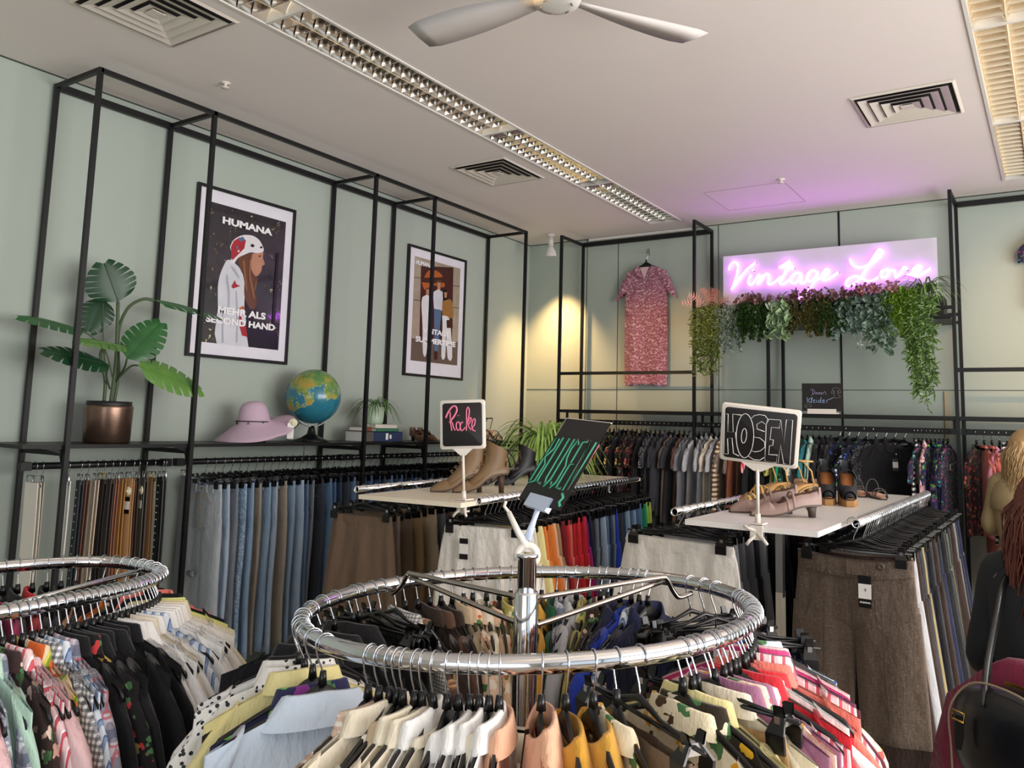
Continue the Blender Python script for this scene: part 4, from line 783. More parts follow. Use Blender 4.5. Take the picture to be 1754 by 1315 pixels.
# ------------------------------------------------------------------ tweed trousers hung at the front, special build
tw = put('trousers', pants_mesh(2.2, .198, .645, .116, .028, .222, .27, 44), cm_('brown tweed'), None, (-.672, 3.385, 1.305))
tag(tw, 'cropped brown tweed trousers facing the viewer on the HOSEN stand', 'trousers', 'trousers on the right rail of the HOSEN stand')
m = M()
m.loft([tube_ring(.206, .030, lambda x, z=z: z-.022*(1-(x/.2)**2), 44, 2, .003, 20) for z in (-.118, -.178)], (False, False)); put('waistband', m.mesh('waistband'), cm_('brown tweed'), tw)
m = M(); 
m.loft([[(x, -.038, -.140-.022*(1-(x/.2)**2)+h) for h in (.022, -.026)] for x in [-.02+.01*k for k in range(15)]]+[[(.128, -.038, -.15), (.128, -.038, -.16)]], closed=False, cap=(False, False)); put('tab', m.mesh('tab'), cm_('brown tweed'), tw)
for x, z, r in ((.10, -.147, .013), (-.088, -.19, .010)): put('button', M().lathe([(r, -.003), (r*1.05, 0), (r*.7, .003), (r*.6, .002)], 16, mat=Matrix.Translation((x, -.042, z)) @ Matrix.Rotation(PI/2, 4, 'X')).mesh('button'), flat('button_brown', '4d3f36', .4), tw)
s = M()
for sx in (-1, 1):
    s.tube([(sx*.125, -.037, -.20), (sx*.15, -.038, -.30), (sx*.172, -.037, -.36)], .0014, 5); s.tube([(sx*.098, -.039, -.26), (sx*.106, -.038, -.5), (sx*.118, -.036, -.72)], .0016, 5)
s.tube([(0, -.038, -.175), (.002, -.039, -.30), (0, -.037, -.43)], .0016, 5); put('stitching', s.mesh('stitching'), flat('seam_brown', '44382f', .8), tw)
tg = put('price_tag', M().box((-.022, -.001, -.115), (.022, .001, -.083)).box((-.022, -.001, -.083), (.022, .001, -.03), 1).box((-.022, -.001, -.03), (.022, .001, 0)).mesh('tag'), [PLB, PAPER], tw, (.045, -.048, -.185))
text_obj('tag_text', 'HUMANA', .0085, PAPER, tg, Matrix.Translation((-.0175, -.0016, -.099)) @ Matrix.Rotation(PI/2, 4, 'X'), .0003)
text_obj('tag_text', 'S', .012, PLB, tg, Matrix.Translation((.0, -.0016, -.055)) @ Matrix.Rotation(PI/2, 4, 'X'), .0003)
h = copy_tree(HG['clip']); h.location = (-.672, 3.385, 1.305); h.rotation_euler = (0, 0, 0); h.scale = (1.15, 1, 1)
if 'used' in h.keys(): del h['used']
tag(h, 'black clip hanger holding the cropped tweed trousers at the front', 'hanger', 'clip hangers on the HOSEN stand right rail')
for o in HG.values():
    if 'used' in o.keys(): del o['used']

# paisley dress on the back wall
dr = put('dress', shirt_mesh(1.9, 1.09, None, 1.02, .07, .20, .035, 44), cm_('pink paisley'), None, (-3.05, 6.735, 3.17))
tag(dr, 'pink paisley short-sleeved button dress hanging on the back wall', 'dress')
m = M()
for s_ in (-1, 1):
    rg = []
    for k in range(7):
        u = k/6; cx = s_*(.155+.085*u); cz = -.185-.175*u; r_ = .085-.012*u
        rg.append([(cx+r_*math.cos(2*PI*a/16)*.86, .026*math.sin(2*PI*a/16), cz-s_*-math.cos(2*PI*a/16)*(-.025-.02*u)) for a in range(16)])
    put('sleeve', M().loft(rg, (True, False)).mesh('sleeve'), cm_('pink paisley'), dr)
m = M()
for s_ in (-1, 1): m.loft([[(s_*.060, -.02, -.088), (s_*.068, -.034, -.10)], [(s_*.048, -.036, -.13), (s_*.10, -.040, -.135)], [(s_*.022, -.040, -.185), (s_*.085, -.043, -.165)], [(s_*.004, -.040, -.225), (s_*.035, -.043, -.215)]], closed=False, cap=(False, False))
put('collar', m.mesh('collar'), cm_('pink paisley'), dr)
put('lining', M().add([(-.045, -.0375, -.11), (.045, -.0375, -.11), (0, -.039, -.225)], [(0, 2, 1)], 0, False).mesh('lining'), flat('lining_pink', 'd8b3b5', .8), dr)
m = M()
for k in range(7): m.lathe([(.006, -.002), (.007, 0), (.004, .003)], 12, mat=Matrix.Translation((.004, -.044, -.25-k*.105)) @ Matrix.Rotation(PI/2, 4, 'X'))
put('button', m.mesh('buttons'), BTN, dr)['kind'] = 'stuff'
h = copy_tree(HG['coat']); h.location = (-3.05, 6.735, 3.185); h.rotation_euler = (0, 0, 0); tag(h, 'black hanger holding the pink paisley dress', 'hanger')
m = M().tube([(-3.05, YB, 3.21), (-3.05, 6.735, 3.205), (-3.05, 6.727, 3.222)], .004, 6).box((-3.058, 6.79, 3.18), (-3.042, YB, 3.245)); tag(m.build('wall_hook', STEEL), 'small metal hook on the back wall above the paisley dress', 'hook')
# printed garment at the right edge
dr = put('blouse', shirt_mesh(.7, .62, 'short', 1.05, .06, .21, .035), cm_('multicolour print'), None, (.105, 6.735, 3.22)); tag(dr, 'multicoloured printed blouse on the back wall at the right photo edge', 'blouse'); put('collar', CO['round'], cm_('multicolour print'), dr)
h = copy_tree(HG['coat']); h.location = (.105, 6.735, 3.22); h.rotation_euler = (0, 0, 0); tag(h, 'black hanger holding the multicoloured wall blouse', 'hanger')
m = M().tube([(.105, YB, 3.245), (.105, 6.735, 3.24), (.105, 6.727, 3.257)], .004, 6); tag(m.build('wall_hook', STEEL), 'small metal hook on the back wall above the multicoloured blouse', 'hook')

# ------------------------------------------------------------------ belts
def belt(y, colour, w, L, label, kind='plain', dy=0, dz=0):
    t = thing('belt', label, 'belt', (LRX+.02, y, LRZ), R_.uniform(-.25, .25), 'belts on the left wall rail'); m = M(); n_ = 12; th = .0022
    mat = flat('leather_'+colour, colour, .5, bump=.2, bs=90)
    for off_, LL in ((-.007, L), (.009, L-.06)):
        m.loft([[(-w/2+.006*math.sin(u*4+y*9), off_-th, -.075-LL*u), (w/2+.006*math.sin(u*4+y*9), off_-th, -.075-LL*u), (w/2+.006*math.sin(u*4+y*9), off_+th, -.075-LL*u), (-w/2+.006*math.sin(u*4+y*9), off_+th, -.075-LL*u)] for u in [k/n_ for k in range(n_+1)]], smooth=False)
    m.build('strap', mat, t)
    b = M().tube([(-w/2-.006, 0, -.045), (w/2+.006, 0, -.045), (w/2+.006, 0, -.092), (-w/2-.006, 0, -.092)], .0035, 8, closed=True); b.tube([(0, -.004, -.045), (0, -.006, -.092)], .0025, 6)
    b.build('buckle', GOLD if kind == 'gold' else STEEL, t); put('hook', HOOK, WIRE, t, (0, 0, .002))
    if kind == 'stud':
        s = M()
        for k in range(14):
            s.sphere((0, -.010, -.12-k*(L-.1)/14), .005, 8)
        s.build('studs', STEEL, t)['kind'] = 'stuff'
    if kind == 'disc': put('price_tag', TAGM, [PLB, PAPER], t, (0, -.014, -.17)); put('security_disc', DISCM, DISC, t, (0, -.015, -.14))
    return t
def sh(yy): return yy
belt(2.03, 'e6e0d3', .10, .60, 'wide white belt left of the first black post'); belt(2.065, 'd8cdb8', .035, .66, 'narrow cream belt left of the first black post'); belt(2.19, 'f0ece4', .022, .72, 'narrow white belt just right of the first black post')
belt(2.25, '1a1f2c', .05, .64, 'black studded belt, first dark one right of the post', 'stud'); belt(2.285, '7a4a32', .035, .66, 'reddish brown belt beside the black studded one'); belt(2.33, 'd8c7b0', .042, .66, 'pale beige belt among the dark brown ones')
belt(2.365, '2a211f', .05, .62, 'black leather belt with metal buckle right of pale beige one', 'gold'); belt(2.41, '3a2520', .05, .66, 'dark brown reptile-textured belt'); belt(2.445, 'a8694a', .02, .66, 'thin orange-brown twisted belt')
belt(2.475, 'b5803c', .045, .66, 'golden tan belt in the middle of the belts'); belt(2.52, 'c79a68', .05, .64, 'light tan perforated belt with price tag', 'disc'); belt(2.555, '4a2f20', .035, .64, 'dark chestnut belt behind the light tan one')
belt(2.60, '4c4034', .06, .66, 'wide dark olive-brown belt with round security disc', 'disc'); belt(2.64, '8a6a4a', .035, .68, 'mid-brown belt with golden end beside the olive-brown one', 'gold')
belt(2.69, '151514', .022, .60, 'black braided belt left of the second black post', 'stud'); belt(2.715, '39393c', .03, .64, 'charcoal belt next to the black braided one'); belt(2.845, '5d5e63', .055, .80, 'long wide grey belt right of the second post')
# ------------------------------------------------------------------ posters
PC = {'coat': 'd9dbe2', 'navy': '23222b', 'hair': '6b4430', 'skin': 'c08a70', 'white': 'e9e7ea', 'red': 'b03038', 'blue': '5a7396', 'dark': '1c191c', 'fold': 'b7b9c4', 'lock': '8f6040', 'orangey': 'b8682c', 'door': '4a2520', 'step': '6a5a50', 'seam': '6a5f58', 'orange': 'b8622c', 'tan': 'a3743f'}
def poster(y0, y1, z0, z1, iy0, iy1, iz0, iz1, polys, texts, bg, label):
    t = thing('framed_poster', label, 'poster', (XL, (y0+y1)/2, z0)); off = Matrix.Translation((-XL, -(y0+y1)/2, -z0)); fw = .020
    m = M().box((XL, y0, z0), (XL+.024, y0+fw, z1)).box((XL, y1-fw, z0), (XL+.024, y1, z1)).box((XL, y0+fw, z0), (XL+.024, y1-fw, z0+fw)).box((XL, y0+fw, z1-fw), (XL+.024, y1-fw, z1))
    P('frame', m, t, flat('frame_black', '121212', .35), off)
    P('mat_board', M().box((XL+.001, y0+fw, z0+fw), (XL+.012, y1-fw, z1-fw)), t, flat('mat_board', 'e6e4ec', .25), off)
    keys = sorted(set(k for k, _ in polys)); mats = [bg]+[flat('print_'+k, PC[k], .22, var=.12) for k in keys]
    m = M().box((XL+.0121, iy0, iz0), (XL+.013, iy1, iz1)); 
    for j, (k, pts) in enumerate(polys):
        x = XL+.0133+.00022*j; sp = smooth_path([(x, p[0], p[1]) for p in pts+[pts[0]]], 3)[:-1] if k in ('hair', 'coat', 'white', 'skin', 'orange', 'tan') and len(pts) > 5 else [Vector((x, p[0], p[1])) for p in pts]
        sp = [Vector((v.x, min(max(v.y, iy0), iy1), min(max(v.z, iz0), iz1))) for v in sp]; m.poly(sp, 1+keys.index(k))
    o = m.build('print', mats, t); o.matrix_parent_inverse = off
    for body, (A, B, C_) in texts:
        a = Vector((0, A[0], A[1])); b = Vector((0, B[0], B[1])); wd = (b-a).length; hgt = C_[1]-A[1]
        d = (b-a).normalized(); d = Vector((0, 1, 0)); up = Vector((0, 0, 1))
        mt = Matrix((d, up, Vector((1, 0, 0)))).transposed().to_4x4(); mt.translation = Vector((XL+.0185, min(A[0], B[0]), (A[1]+B[1])/2))
        cu_ = text_obj('lettering', body, 1, flat('print_letter', 'f4f2f4', .4), t, Matrix.Identity(4), .046, .0003)
        xs_ = [v.co.x for v in cu_.data.vertices]; ys_ = [v.co.y for v in cu_.data.vertices]
        sx = wd/(max(xs_)-min(xs_)); sy = hgt/(max(ys_)-min(ys_)); cu_.data.transform(Matrix.Diagonal((sx, sy, .6, 1)) @ Matrix.Translation((-min(xs_), 0, 0))); cu_.data.transform(mt); cu_.matrix_parent_inverse = off
    return t
def glossy(m): 
    b = m.node_tree.nodes['Principled BSDF']; b.inputs['Coat Weight'].default_value = 1; b.inputs['Coat Roughness'].default_value = .03; return m
nb_ = NT('print_foliage', .3); v = nb_.noise(26, 5, None, .75); v2 = nb_.noise(9, 2)
c_ = nb_.ramp(v, [(0, srgb('1d1a20')), (.56, srgb('2d2830')), (.60, srgb('8f7a3c')), (.64, srgb('cfc9bd'))]); nb_.col(nb_.mix(nb_.math('GREATER_THAN', v2, .53), srgb('262229'), c_)); glossy(nb_.m)
nc_ = NT('print_stonewall', .3); nc_.col(nc_.mix(nc_.noise(14, 4), srgb('8f8272'), srgb('b3a48f'))); glossy(nc_.m)
poster(2.985, 3.760, 1.985, 3.052, 3.075, 3.684, 2.078, 2.953, D['P1'], D['T1'], nb_.m, 'large framed poster of a woman in a headscarf, MEHR ALS SECOND HAND')
poster(4.95, 5.731, 1.99, 3.055, 5.035, 5.653, 2.115, 2.969, D['P2'], D['T2'], nc_.m, 'framed poster of three people under parasols, VINTAGE SUMMERTIME')

# ------------------------------------------------------------------ neon sign
t = thing('neon_sign', 'pink-violet neon script sign on a white board above the planter', 'neon sign', (-1.49, 6.6, 2.6)); off = Matrix.Translation((1.49, -6.6, -2.6))
P('backboard', M().box((-2.286, 6.585, 2.575), (-.695, 6.605, 3.067)), t, flat('neon_board', 'dcd9e2', .5), off)
P('wall_bracket', M().box((-2.1, 6.605, 2.7), (-2.07, YB, 2.73)).box((-.9, 6.605, 2.7), (-.87, YB, 2.73)).box((-2.1, 6.605, 2.95), (-2.07, YB, 2.98)).box((-.9, 6.605, 2.95), (-.87, YB, 2.98)), t, WHITE, off)
NEON = emit('neon_glow', (.72, .16, 1, 1), 11)
for s_ in D['NEON']:
    pts = [(p[0], 6.562, p[1]) for p in s_]; o = P('neon_tube', M().tube(smooth_path(pts, 5), .0078, 8), t, NEON, off)
    e = Vector(pts[-1]); P('cable', M().tube([e, e+Vector((0, .024, -.002))], .004, 6), t, BLACK, off)

# ------------------------------------------------------------------ signs on poles
def board_sign(name, label, O, A, B, border, strokes, inks, r, parts=True):
    """O = bottom-left corner, A along the bottom edge, B up the side"""
    A = Vector(A); B = Vector(B); wA, hB = A.length, B.length; a = A.normalized(); n_ = a.cross(B).normalized()*1; b = n_.cross(a) if True else B; nrm = a.cross(b)  # towards viewer
    # local x = a, local z = b, local y = -nrm (away from the viewer)
    mt = Matrix((a, -nrm, b)).transposed().to_4x4(); mt.translation = Vector(O)
    t = thing(name, label, 'sign'); t.matrix_world = mt
    def rr(w0, h0, w1, h1, rad, y0, y1):
        def loop(e, y):
            pts = []
            for cx, cz, s0 in ((w1-rad, h1-rad, 0), (w0+rad, h1-rad, 1), (w0+rad, h0+rad, 2), (w1-rad, h0+rad, 3)):
                for q in range(5): an = (s0+q/4)*PI/2; pts.append((cx+(rad-e)*math.cos(an), y, cz+(rad-e)*math.sin(an)))
            return pts
        return [loop(.003, y0), loop(0, y0+.002), loop(0, y1-.002), loop(.003, y1)]
    if border:
        M().loft(rr(0, 0, wA, hB, .012, -.006, .006)[::-1]).build('frame', WHP, t)
        M().loft(rr(border, border, wA-border, hB-border, .012, -.0085, -.004)[::-1]).build('chalk_panel', CHALK, t)
    else:
        M().loft(rr(0, 0, wA, hB, .004, -.002, .002)[::-1]).build('panel', CHALK, t); M().box((-.001, -.001, -.001), (.0015, .003, hB)).box((0, -.001, hB-.0015), (wA, .003, hB+.0005)).build('edge', WHP, t)
    for ink, rad, lift, ss in inks:
        m = M()
        for i in ss:
            s_ = strokes[i]; pts = [(u*wA, -.0088-lift if border else -.0025-lift, v_*hB) for u, v_ in s_]; pts = smooth_path(pts, 4) if r and len(pts) > 3 and len(pts) < 20 else [Vector(p) for p in pts]
            m.tube(pts, rad, 6)
        m.build('lettering', ink, t)
    return t, wA, hB, mt
def clamp_pole(t, mt, wA, base, name_mat=WHP, u=.5, dz=0):
    inv = mt.inverted(); foot = inv @ Vector(base); c = Vector((wA*u, 0, 0))
    M().add([(wA*(u-.22), -.005, .002), (wA*(u+.22), -.005, .002), (wA*(u+.05), -.005, -.028), (wA*(u-.05), -.005, -.028), (wA*(u-.22), .005, .002), (wA*(u+.22), .005, .002), (wA*(u+.05), .005, -.028), (wA*(u-.05), .005, -.028)],
            [(3, 2, 1, 0), (4, 5, 6, 7), (0, 1, 5, 4), (2, 3, 7, 6), (1, 2, 6, 5), (3, 0, 4, 7)], 0, False).build('holder', WHP, t)
    m = M().tube([c+Vector((0, 0, -.02)), foot+(c-foot)*.18], .0062, 12).tube([foot+(c-foot)*.18, foot], .010, 12); m.build('pole', WHP, t)
    up = inv.to_3x3() @ Vector((0, 0, 1)); fw_ = inv.to_3x3() @ Vector((0, -1, 0)); sd_ = inv.to_3x3() @ Vector((1, 0, 0)); mm = Matrix((sd_, fw_, up)).transposed().to_4x4(); mm.translation = foot
    m = M().box((-.022, -.045, .0), (.022, .022, .007), mat=mm).box((-.022, .008, -.052), (.022, .022, .002), mat=mm).box((-.018, -.02, -.05), (.018, .012, -.043), mat=mm)
    m.tube([mm @ Vector(p) for p in ((0, .016, -.03), (.028, .03, -.045), (.045, .04, -.062))], .006, 8).tube([mm @ Vector(p) for p in ((0, .016, -.02), (-.025, .03, -.012), (-.04, .036, -.002))], .006, 8)
    m.tube([mm @ Vector(p) for p in ((0, .016, -.035), (-.02, .034, -.055), (-.03, .036, -.07))], .006, 8); m.build('clamp', WHP, t)
CR, CU, CT = cr, cu, -cf
def vpx(x, y, z, depth): k = depth/1405; return (CR*x+CU*y+CT*z)*k
def atpx(px, py, depth): return Vector((0, 0, 1.65)) + (CR*(px-870)+CU*(555-py)+cf*1405)*(depth/1405)
A_ = vpx(119, -10, 45, 2.97); B_ = vpx(-10, 101, 30, 2.97); O_ = Vector((-.911, 2.986, 1.524)) - A_*.5
CHW = flat('chalk_white', 'dcdcd8', .8); 
st_, wA, hB, mt = board_sign('clip_sign', 'chalk sign reading HOSEN in a white frame on a pole', O_, A_, B_, .013, D['HOSEN'], [(CHW, .0014, 0, range(len(D['HOSEN'])))], 0)
clamp_pole(st_, mt, wA, (-.928, 3.035, 1.303))
A_ = vpx(79, 4, 16, 3.59); B_ = vpx(-1.5, 83, -12, 3.59); O_ = Vector((-2.178, 2.91, 1.556)) - A_*.5
O_ = (Vector((0, 0, 1.65)) + (Vector((-1.79, 2.391, 1.546))-Vector((0, 0, 1.65)))*(3.59/2.95)) - A_*.5
PINK = flat('chalk_pink', 'ee7d9c', .7); nr = len(D['ROCKE'])
st_, wA, hB, mt = board_sign('clip_sign', 'chalk sign reading Röcke in pink on a white pole', O_, A_, B_, .013, D['ROCKE'], [(PINK, .0042, 0, [0]), (PINK, .0030, 0, range(1, nr))], 1)
clamp_pole(st_, mt, wA, (-2.175, 2.925, 1.303))
# BLUSEN: tilted frameless panel over the centre rack
A_ = vpx(67, 6, 125, 1.95); B_ = vpx(91, 138, -55, 1.95); c0 = Vector((-1.04, 1.695, 1.455)); O_ = c0 - A_*.5
def LS(x, pts, w=.13): return [(x+p[0]*w, .20+.56*p[1]) for p in pts]
BL = [LS(.03, [(0, 0), (.1, 1), (.8, .95), (.9, .75), (.15, .55), (.9, .4), (.8, .05), (0, 0)]), LS(.19, [(.1, 1), (.05, .05), (.9, .03)]), LS(.34, [(.05, 1), (.1, .15), (.5, 0), (.9, .15), (.95, 1)]),
      LS(.50, [(.9, .9), (.4, 1), (.1, .8), (.3, .6), (.8, .45), (.8, .12), (.4, 0), (.05, .1)]), LS(.66, [(.9, 1), (.1, .97), (.1, .52), (.7, .52), (.1, .5), (.05, .03), (.9, .03)]), LS(.82, [(.05, 0), (.1, 1), (.85, .05), (.95, 1)]),
      [(.86, .17), (.93, .13), (.90, .08), (.96, .04)]]
GRN = flat('chalk_green', '5fd0a5', .7)
st_, wA, hB, mt = board_sign('clip_sign', 'tilted dark panel lettered BLUSEN in green clipped to the centre round rack', O_, A_, B_, 0, BL, [(PINK, .0058, -.0045, range(6)), (GRN, .0046, -.0018, range(7)), (CHALK, .0014, .0022, range(6))], 0)
inv = mt.inverted(); base = inv @ Vector((-1.043, 1.662, 1.335)); top = Vector((wA*.5, 0, .01)); LBP = flat('clip_blue_white', 'cfdcf2', .35)
M().box((wA*.5-.05, -.007, -.012), (wA*.5+.05, .007, .022)).build('clip', LBP, st_)
jt = inv @ Vector((-1.05, 1.665, 1.375)); M().tube([top, top.lerp(jt, .5), jt], [.007, .006, .011], 12).build('pole', LBP, st_)
m = M(); R3 = inv.to_3x3()
cc = inv @ Vector((-1.048, 1.662, 1.34)); ex = R3 @ CR; ez = R3 @ Vector((0, 0, 1))
m.tube([cc+ex*(.024*math.cos(a))+ez*(.024*math.sin(a)) for a in [math.radians(-70+k*25) for k in range(12)]], .009, 10)
m.tube([cc+ez*.02, cc+ez*.05-ex*.02, cc+ez*.10-ex*.045], [.010, .008, .006], 10).tube([cc+ez*.10-ex*.045, cc+ez*.113-ex*.056, cc+ez*.125-ex*.052], .004, 8); m.build('clamp', WHP, st_)
# small board on the back shelf
t = thing('chalk_board', 'small blackboard reading Damen Kleider standing on the back wall bar', 'sign', (-1.455, BF, 1.768)); bw, bh = .286, .205
M().box((-bw/2, 0, .02), (bw/2, .006, .02+bh)).build('panel', CHALK, t); M().box((-.10, -.02, 0), (.115, .022, .01)).box((-.10, -.018, .01), (.10, -.004, .036)).build('stand', WHP, t)
def bz(px, py): return ((px-850)/1160*bw, -.002, .02+(1030-py)/800*bh)
S1 = [[(520,425),(570,400),(630,430),(645,490),(605,545),(545,575)],[(585,415),(592,550)],[(712,500),(680,495),(665,520),(680,545),(708,530)],[(714,498),(714,530),(724,545)],[(748,545),(748,500),(765,498),(772,515),(772,545)],[(772,512),(785,498),(798,508),(798,545)],[(822,522),(862,512),(850,490),(826,498),(820,525),(836,548),(868,540)],[(895,548),(895,490)],[(895,505),(930,470),(955,480),(960,535),(985,548)]]
S2 = [[(425,640),(432,790)],[(520,655),(440,725)],[(445,715),(490,780),(520,785)],[(530,780),(555,700),(578,655),(560,640),(545,700),(545,770),(565,788)],[(600,745),(650,728),(636,700),(606,715),(600,755),(625,788),(665,775)],[(700,715),(700,775),(722,788)],[(702,672),(704,676)],[(810,725),(775,715),(752,745),(765,782),(800,770)],[(830,630),(812,725),(812,775),(835,788)],[(865,745),(925,728),(908,700),(875,715),(865,755),(892,788),(940,775)],[(985,788),(985,715)],[(985,735),(1020,700),(1065,690),(1120,665),(1170,645)]]
S3 = [[(1185,365),(1310,360),(1385,490),(1340,510),(1295,430),(1320,560),(1380,620),(1190,645),(1210,560),(1195,430),(1180,515),(1120,510),(1185,365)],[(390,830),(510,830),(545,890),(500,915),(480,870)],[(390,830),(340,900),(380,920),(410,870),(400,990),(370,990)]]
for S_, mtl, rad in ((S1, flat('chalk_lilac', 'b9b0d6', .8), .0014), (S2, flat('chalk_blue', 'a9c2ea', .8), .0020), (S3, flat('chalk_grey', 'a8a09c', .8), .0010)):
    m = M()
    for s_ in S_: m.tube([Vector(bz(*p)) for p in s_] if len(s_) < 4 else smooth_path([bz(*p) for p in s_], 3), rad*.8, 5)
    m.build('lettering', mtl, t)

# ------------------------------------------------------------------ plants
def leafmat(name, c, c2=None, vein=None):
    n = NT(name, .42, 0, .5); a = srgb(c); n.col(n.mix(n.noise(14, 3), tuple(v*.75 for v in a[:3])+(1,), srgb(c2) if c2 else a)); n.b.inputs['Subsurface Weight'].default_value = 0
    return n.m
LG, LD, LL = leafmat('leaf_green', '25562a', '356f38'), leafmat('leaf_dark', '183c22', '1f4a2c'), leafmat('leaf_light', '47803a', '74a048')
def monstera_leaf(m, base, tip, width, nrm, droop=.05):
    base, tip = Vector(base), Vector(tip); ax = tip-base; L_2 = ax.length; ax.normalize(); nrm = Vector(nrm).normalized(); sd = ax.cross(nrm).normalized(); nrm = sd.cross(ax)
    def pt(t_, s): # t along, s side -1..1 in widths
        prof = math.sin(PI*min(1, max(.0, .10+.88*t_))**.8)**.7*width if t_ < 1 else .02*width
        return base+ax*(L_2*t_-.10*abs(s)*L_2*0) + sd*(s*prof)+ax*(.10*abs(s)*L_2) + nrm*(-droop*L_2*(t_*t_)*1.2+.10*abs(s)*width-.22*s*s*width)
    NL = 7
    for s in (-1, 1):
        for k in range(NL):
            t0, t1 = k/NL*.97, (k+1)/NL*.97; gap = .17*(t1-t0) if 0 < k else 0
            vs = []; cols = [0, .2, .4, .6, .8, 1]
            for c in cols:
                g = gap*min(1, max(0, (c-.5)/.35)); vs.append((pt(t0+g, s*c), pt((t0+t1)/2+.0, s*c*(1.0 if c < 1 else 1.03)), pt(t1-g*.3, s*c)))
            n_ = len(cols); V = [p for q in vs for p in q]; F = []
            for i in range(n_-1):
                for j in range(2): F.append((i*3+j, i*3+j+1, i*3+3+j+1, i*3+3+j))
            m.add(V, F)
    m.tube([pt(q/8, 0)+nrm*.001 for q in range(9)], .002, 5)
t = thing('potted_monstera', 'artificial monstera in a bronze pot on the left wall shelf', 'plant', (-4.1, 2.405, 1.481))
off = Matrix.Translation((4.1, -2.405, -1.481)); PC_ = (-4.1, 2.405, 0)
BRZ = NT('bronze_pot', .32, .9); BRZ.col(BRZ.mix(BRZ.noise(1, 3, BRZ.scale((30, 30, 400))), srgb('6b5648'), srgb('94796a')))
P('pot', M().lathe([(.002, 1.482), (.108, 1.483), (.112, 1.487), (.117, 1.66), (.117, 1.672), (.109, 1.674), (.108, 1.66), (.002, 1.658)], 48, c=PC_), t, BRZ.m, off)
P('liner', M().lathe([(.104, 1.655), (.109, 1.675), (.109, 1.695), (.102, 1.695), (.100, 1.68), (.002, 1.678)], 40, c=PC_), t, flat('liner_black', '1b1b1d', .5), off)
LF = [((-4.05, 2.375, 2.21), (-4.05, 2.285, 2.40), .125, (.9, -.5, .3), LD), ((-4.15, 2.352, 2.225), (-4.15, 2.29, 2.05), .085, (.85, -.5, .1), LD), ((-3.98, 2.534, 2.235), (-3.96, 2.925, 2.220), .10, (.35, -.25, 1), LG),
      ((-4.12, 2.243, 2.045), (-4.10, 1.923, 2.100), .10, (.4, -.25, 1), LG), ((-3.95, 2.375, 1.972), (-3.93, 2.099, 2.000), .11, (.3, -.2, 1), LL), ((-4.0, 2.42, 1.915), (-3.98, 2.585, 2.130), .10, (.9, -.45, .4), LG),
      ((-3.97, 2.31, 1.872), (-3.95, 1.984, 1.935), .085, (.7, -.4, .9), LD), ((-3.94, 2.449, 1.882), (-3.92, 2.838, 1.79), .105, (.8, -.4, .8), LL)]
for b_, e_, w_, n_, mt_ in LF:
    m = M(); monstera_leaf(m, b_, e_, w_, n_, .06); P('leaf', m, t, mt_, off)
STEM = flat('stem_green', '4a5a3c', .6)
for pts, r0 in (((( -4.1, 2.374, 1.68), (-4.1, 2.372, 1.80), (-4.09, 2.33, 1.93), (-4.05, 2.345, 1.97), (-3.95, 2.375, 1.972)), .009), (((-4.1, 2.41, 1.68), (-4.1, 2.42, 1.85), (-4.07, 2.40, 2.0), (-4.05, 2.375, 2.21)), .009), (((-4.1, 2.43, 1.68), (-4.1, 2.44, 1.85), (-4.1, 2.42, 2.05), (-4.05, 2.43, 2.18), (-4.0, 2.48, 2.235), (-3.98, 2.534, 2.235)), .008),
                (((-4.1, 2.41, 1.82), (-4.1, 2.36, 1.95), (-4.13, 2.30, 2.02), (-4.12, 2.243, 2.045)), .004), (((-4.1, 2.36, 1.9), (-4.12, 2.35, 2.05), (-4.15, 2.352, 2.225)), .004), (((-4.1, 2.43, 1.8), (-4.05, 2.44, 1.87), (-4.0, 2.42, 1.915)), .005), (((-4.1, 2.43, 1.80), (-4.0, 2.44, 1.875), (-3.94, 2.449, 1.882)), .005), (((-4.1, 2.40, 1.76), (-4.04, 2.34, 1.83), (-3.97, 2.31, 1.872)), .005)):
    P('stem', M().tube(smooth_path(pts, 5), r0, 8), t, STEM, off)
def blades(m, c, n_, L_2, w_, up=.8, seed=1, flatn=1.0, ymax=None):
    rr = random.Random(seed)
    for k in range(n_):
        a = rr.uniform(0, 2*PI); l = L_2*rr.uniform(.6, 1.15); dx, dy = math.cos(a), math.sin(a)*flatn; v0 = up*rr.uniform(.5, 1.3); P_ = []; side = Vector((-dy, dx, 0))
        if side.length < 1e-6: side = Vector((0, 1, 0))
        side.normalize()
        for q in range(9):
            u = q/8; P_.append(Vector(c)+Vector((dx*l*u*.75, dy*l*u*.75, l*(v0*u-1.15*u*u*(.6+v0*.45)))))
        V = []
        for q, p in enumerate(P_): ww = w_*math.sin(PI*(.12+.86*q/8))**.7; V += [p-side*ww, p+Vector((0, 0, -.25*ww)), p+side*ww]
        F = []
        for q in range(8): b = q*3; F += [(b, b+1, b+4, b+3), (b+1, b+2, b+5, b+4)]
        m.add(V, F)
SPG = leafmat('spider_plant_leaf', '7fa845', 'b5d673'); SPD = leafmat('spider_plant_dark', '4a7038', '6c9150')
t = thing('spider_plant', 'small spider plant in a pale green pot on top of books', 'plant', (-4.1, 4.40, 1.605)); m = M(); blades(m, (0, 0, .13), 46, .30, .0042, .75, 3); m.build('leaves', SPD, t)
M().lathe([(.002, 0), (.058, 0), (.066, .02), (.072, .12), (.068, .12), (.062, .10), (.002, .10)], 32).build('pot', flat('pot_mint', 'b9cdb6', .4), t)
t = thing('spider_plant', 'large bright green spider plant on the cream stand', 'plant', (-2.80, 4.62, 1.30)); m = M(); blades(m, (0, 0, .15), 230, .52, .0075, 1.25, 5); m.build('leaves', SPG, t)
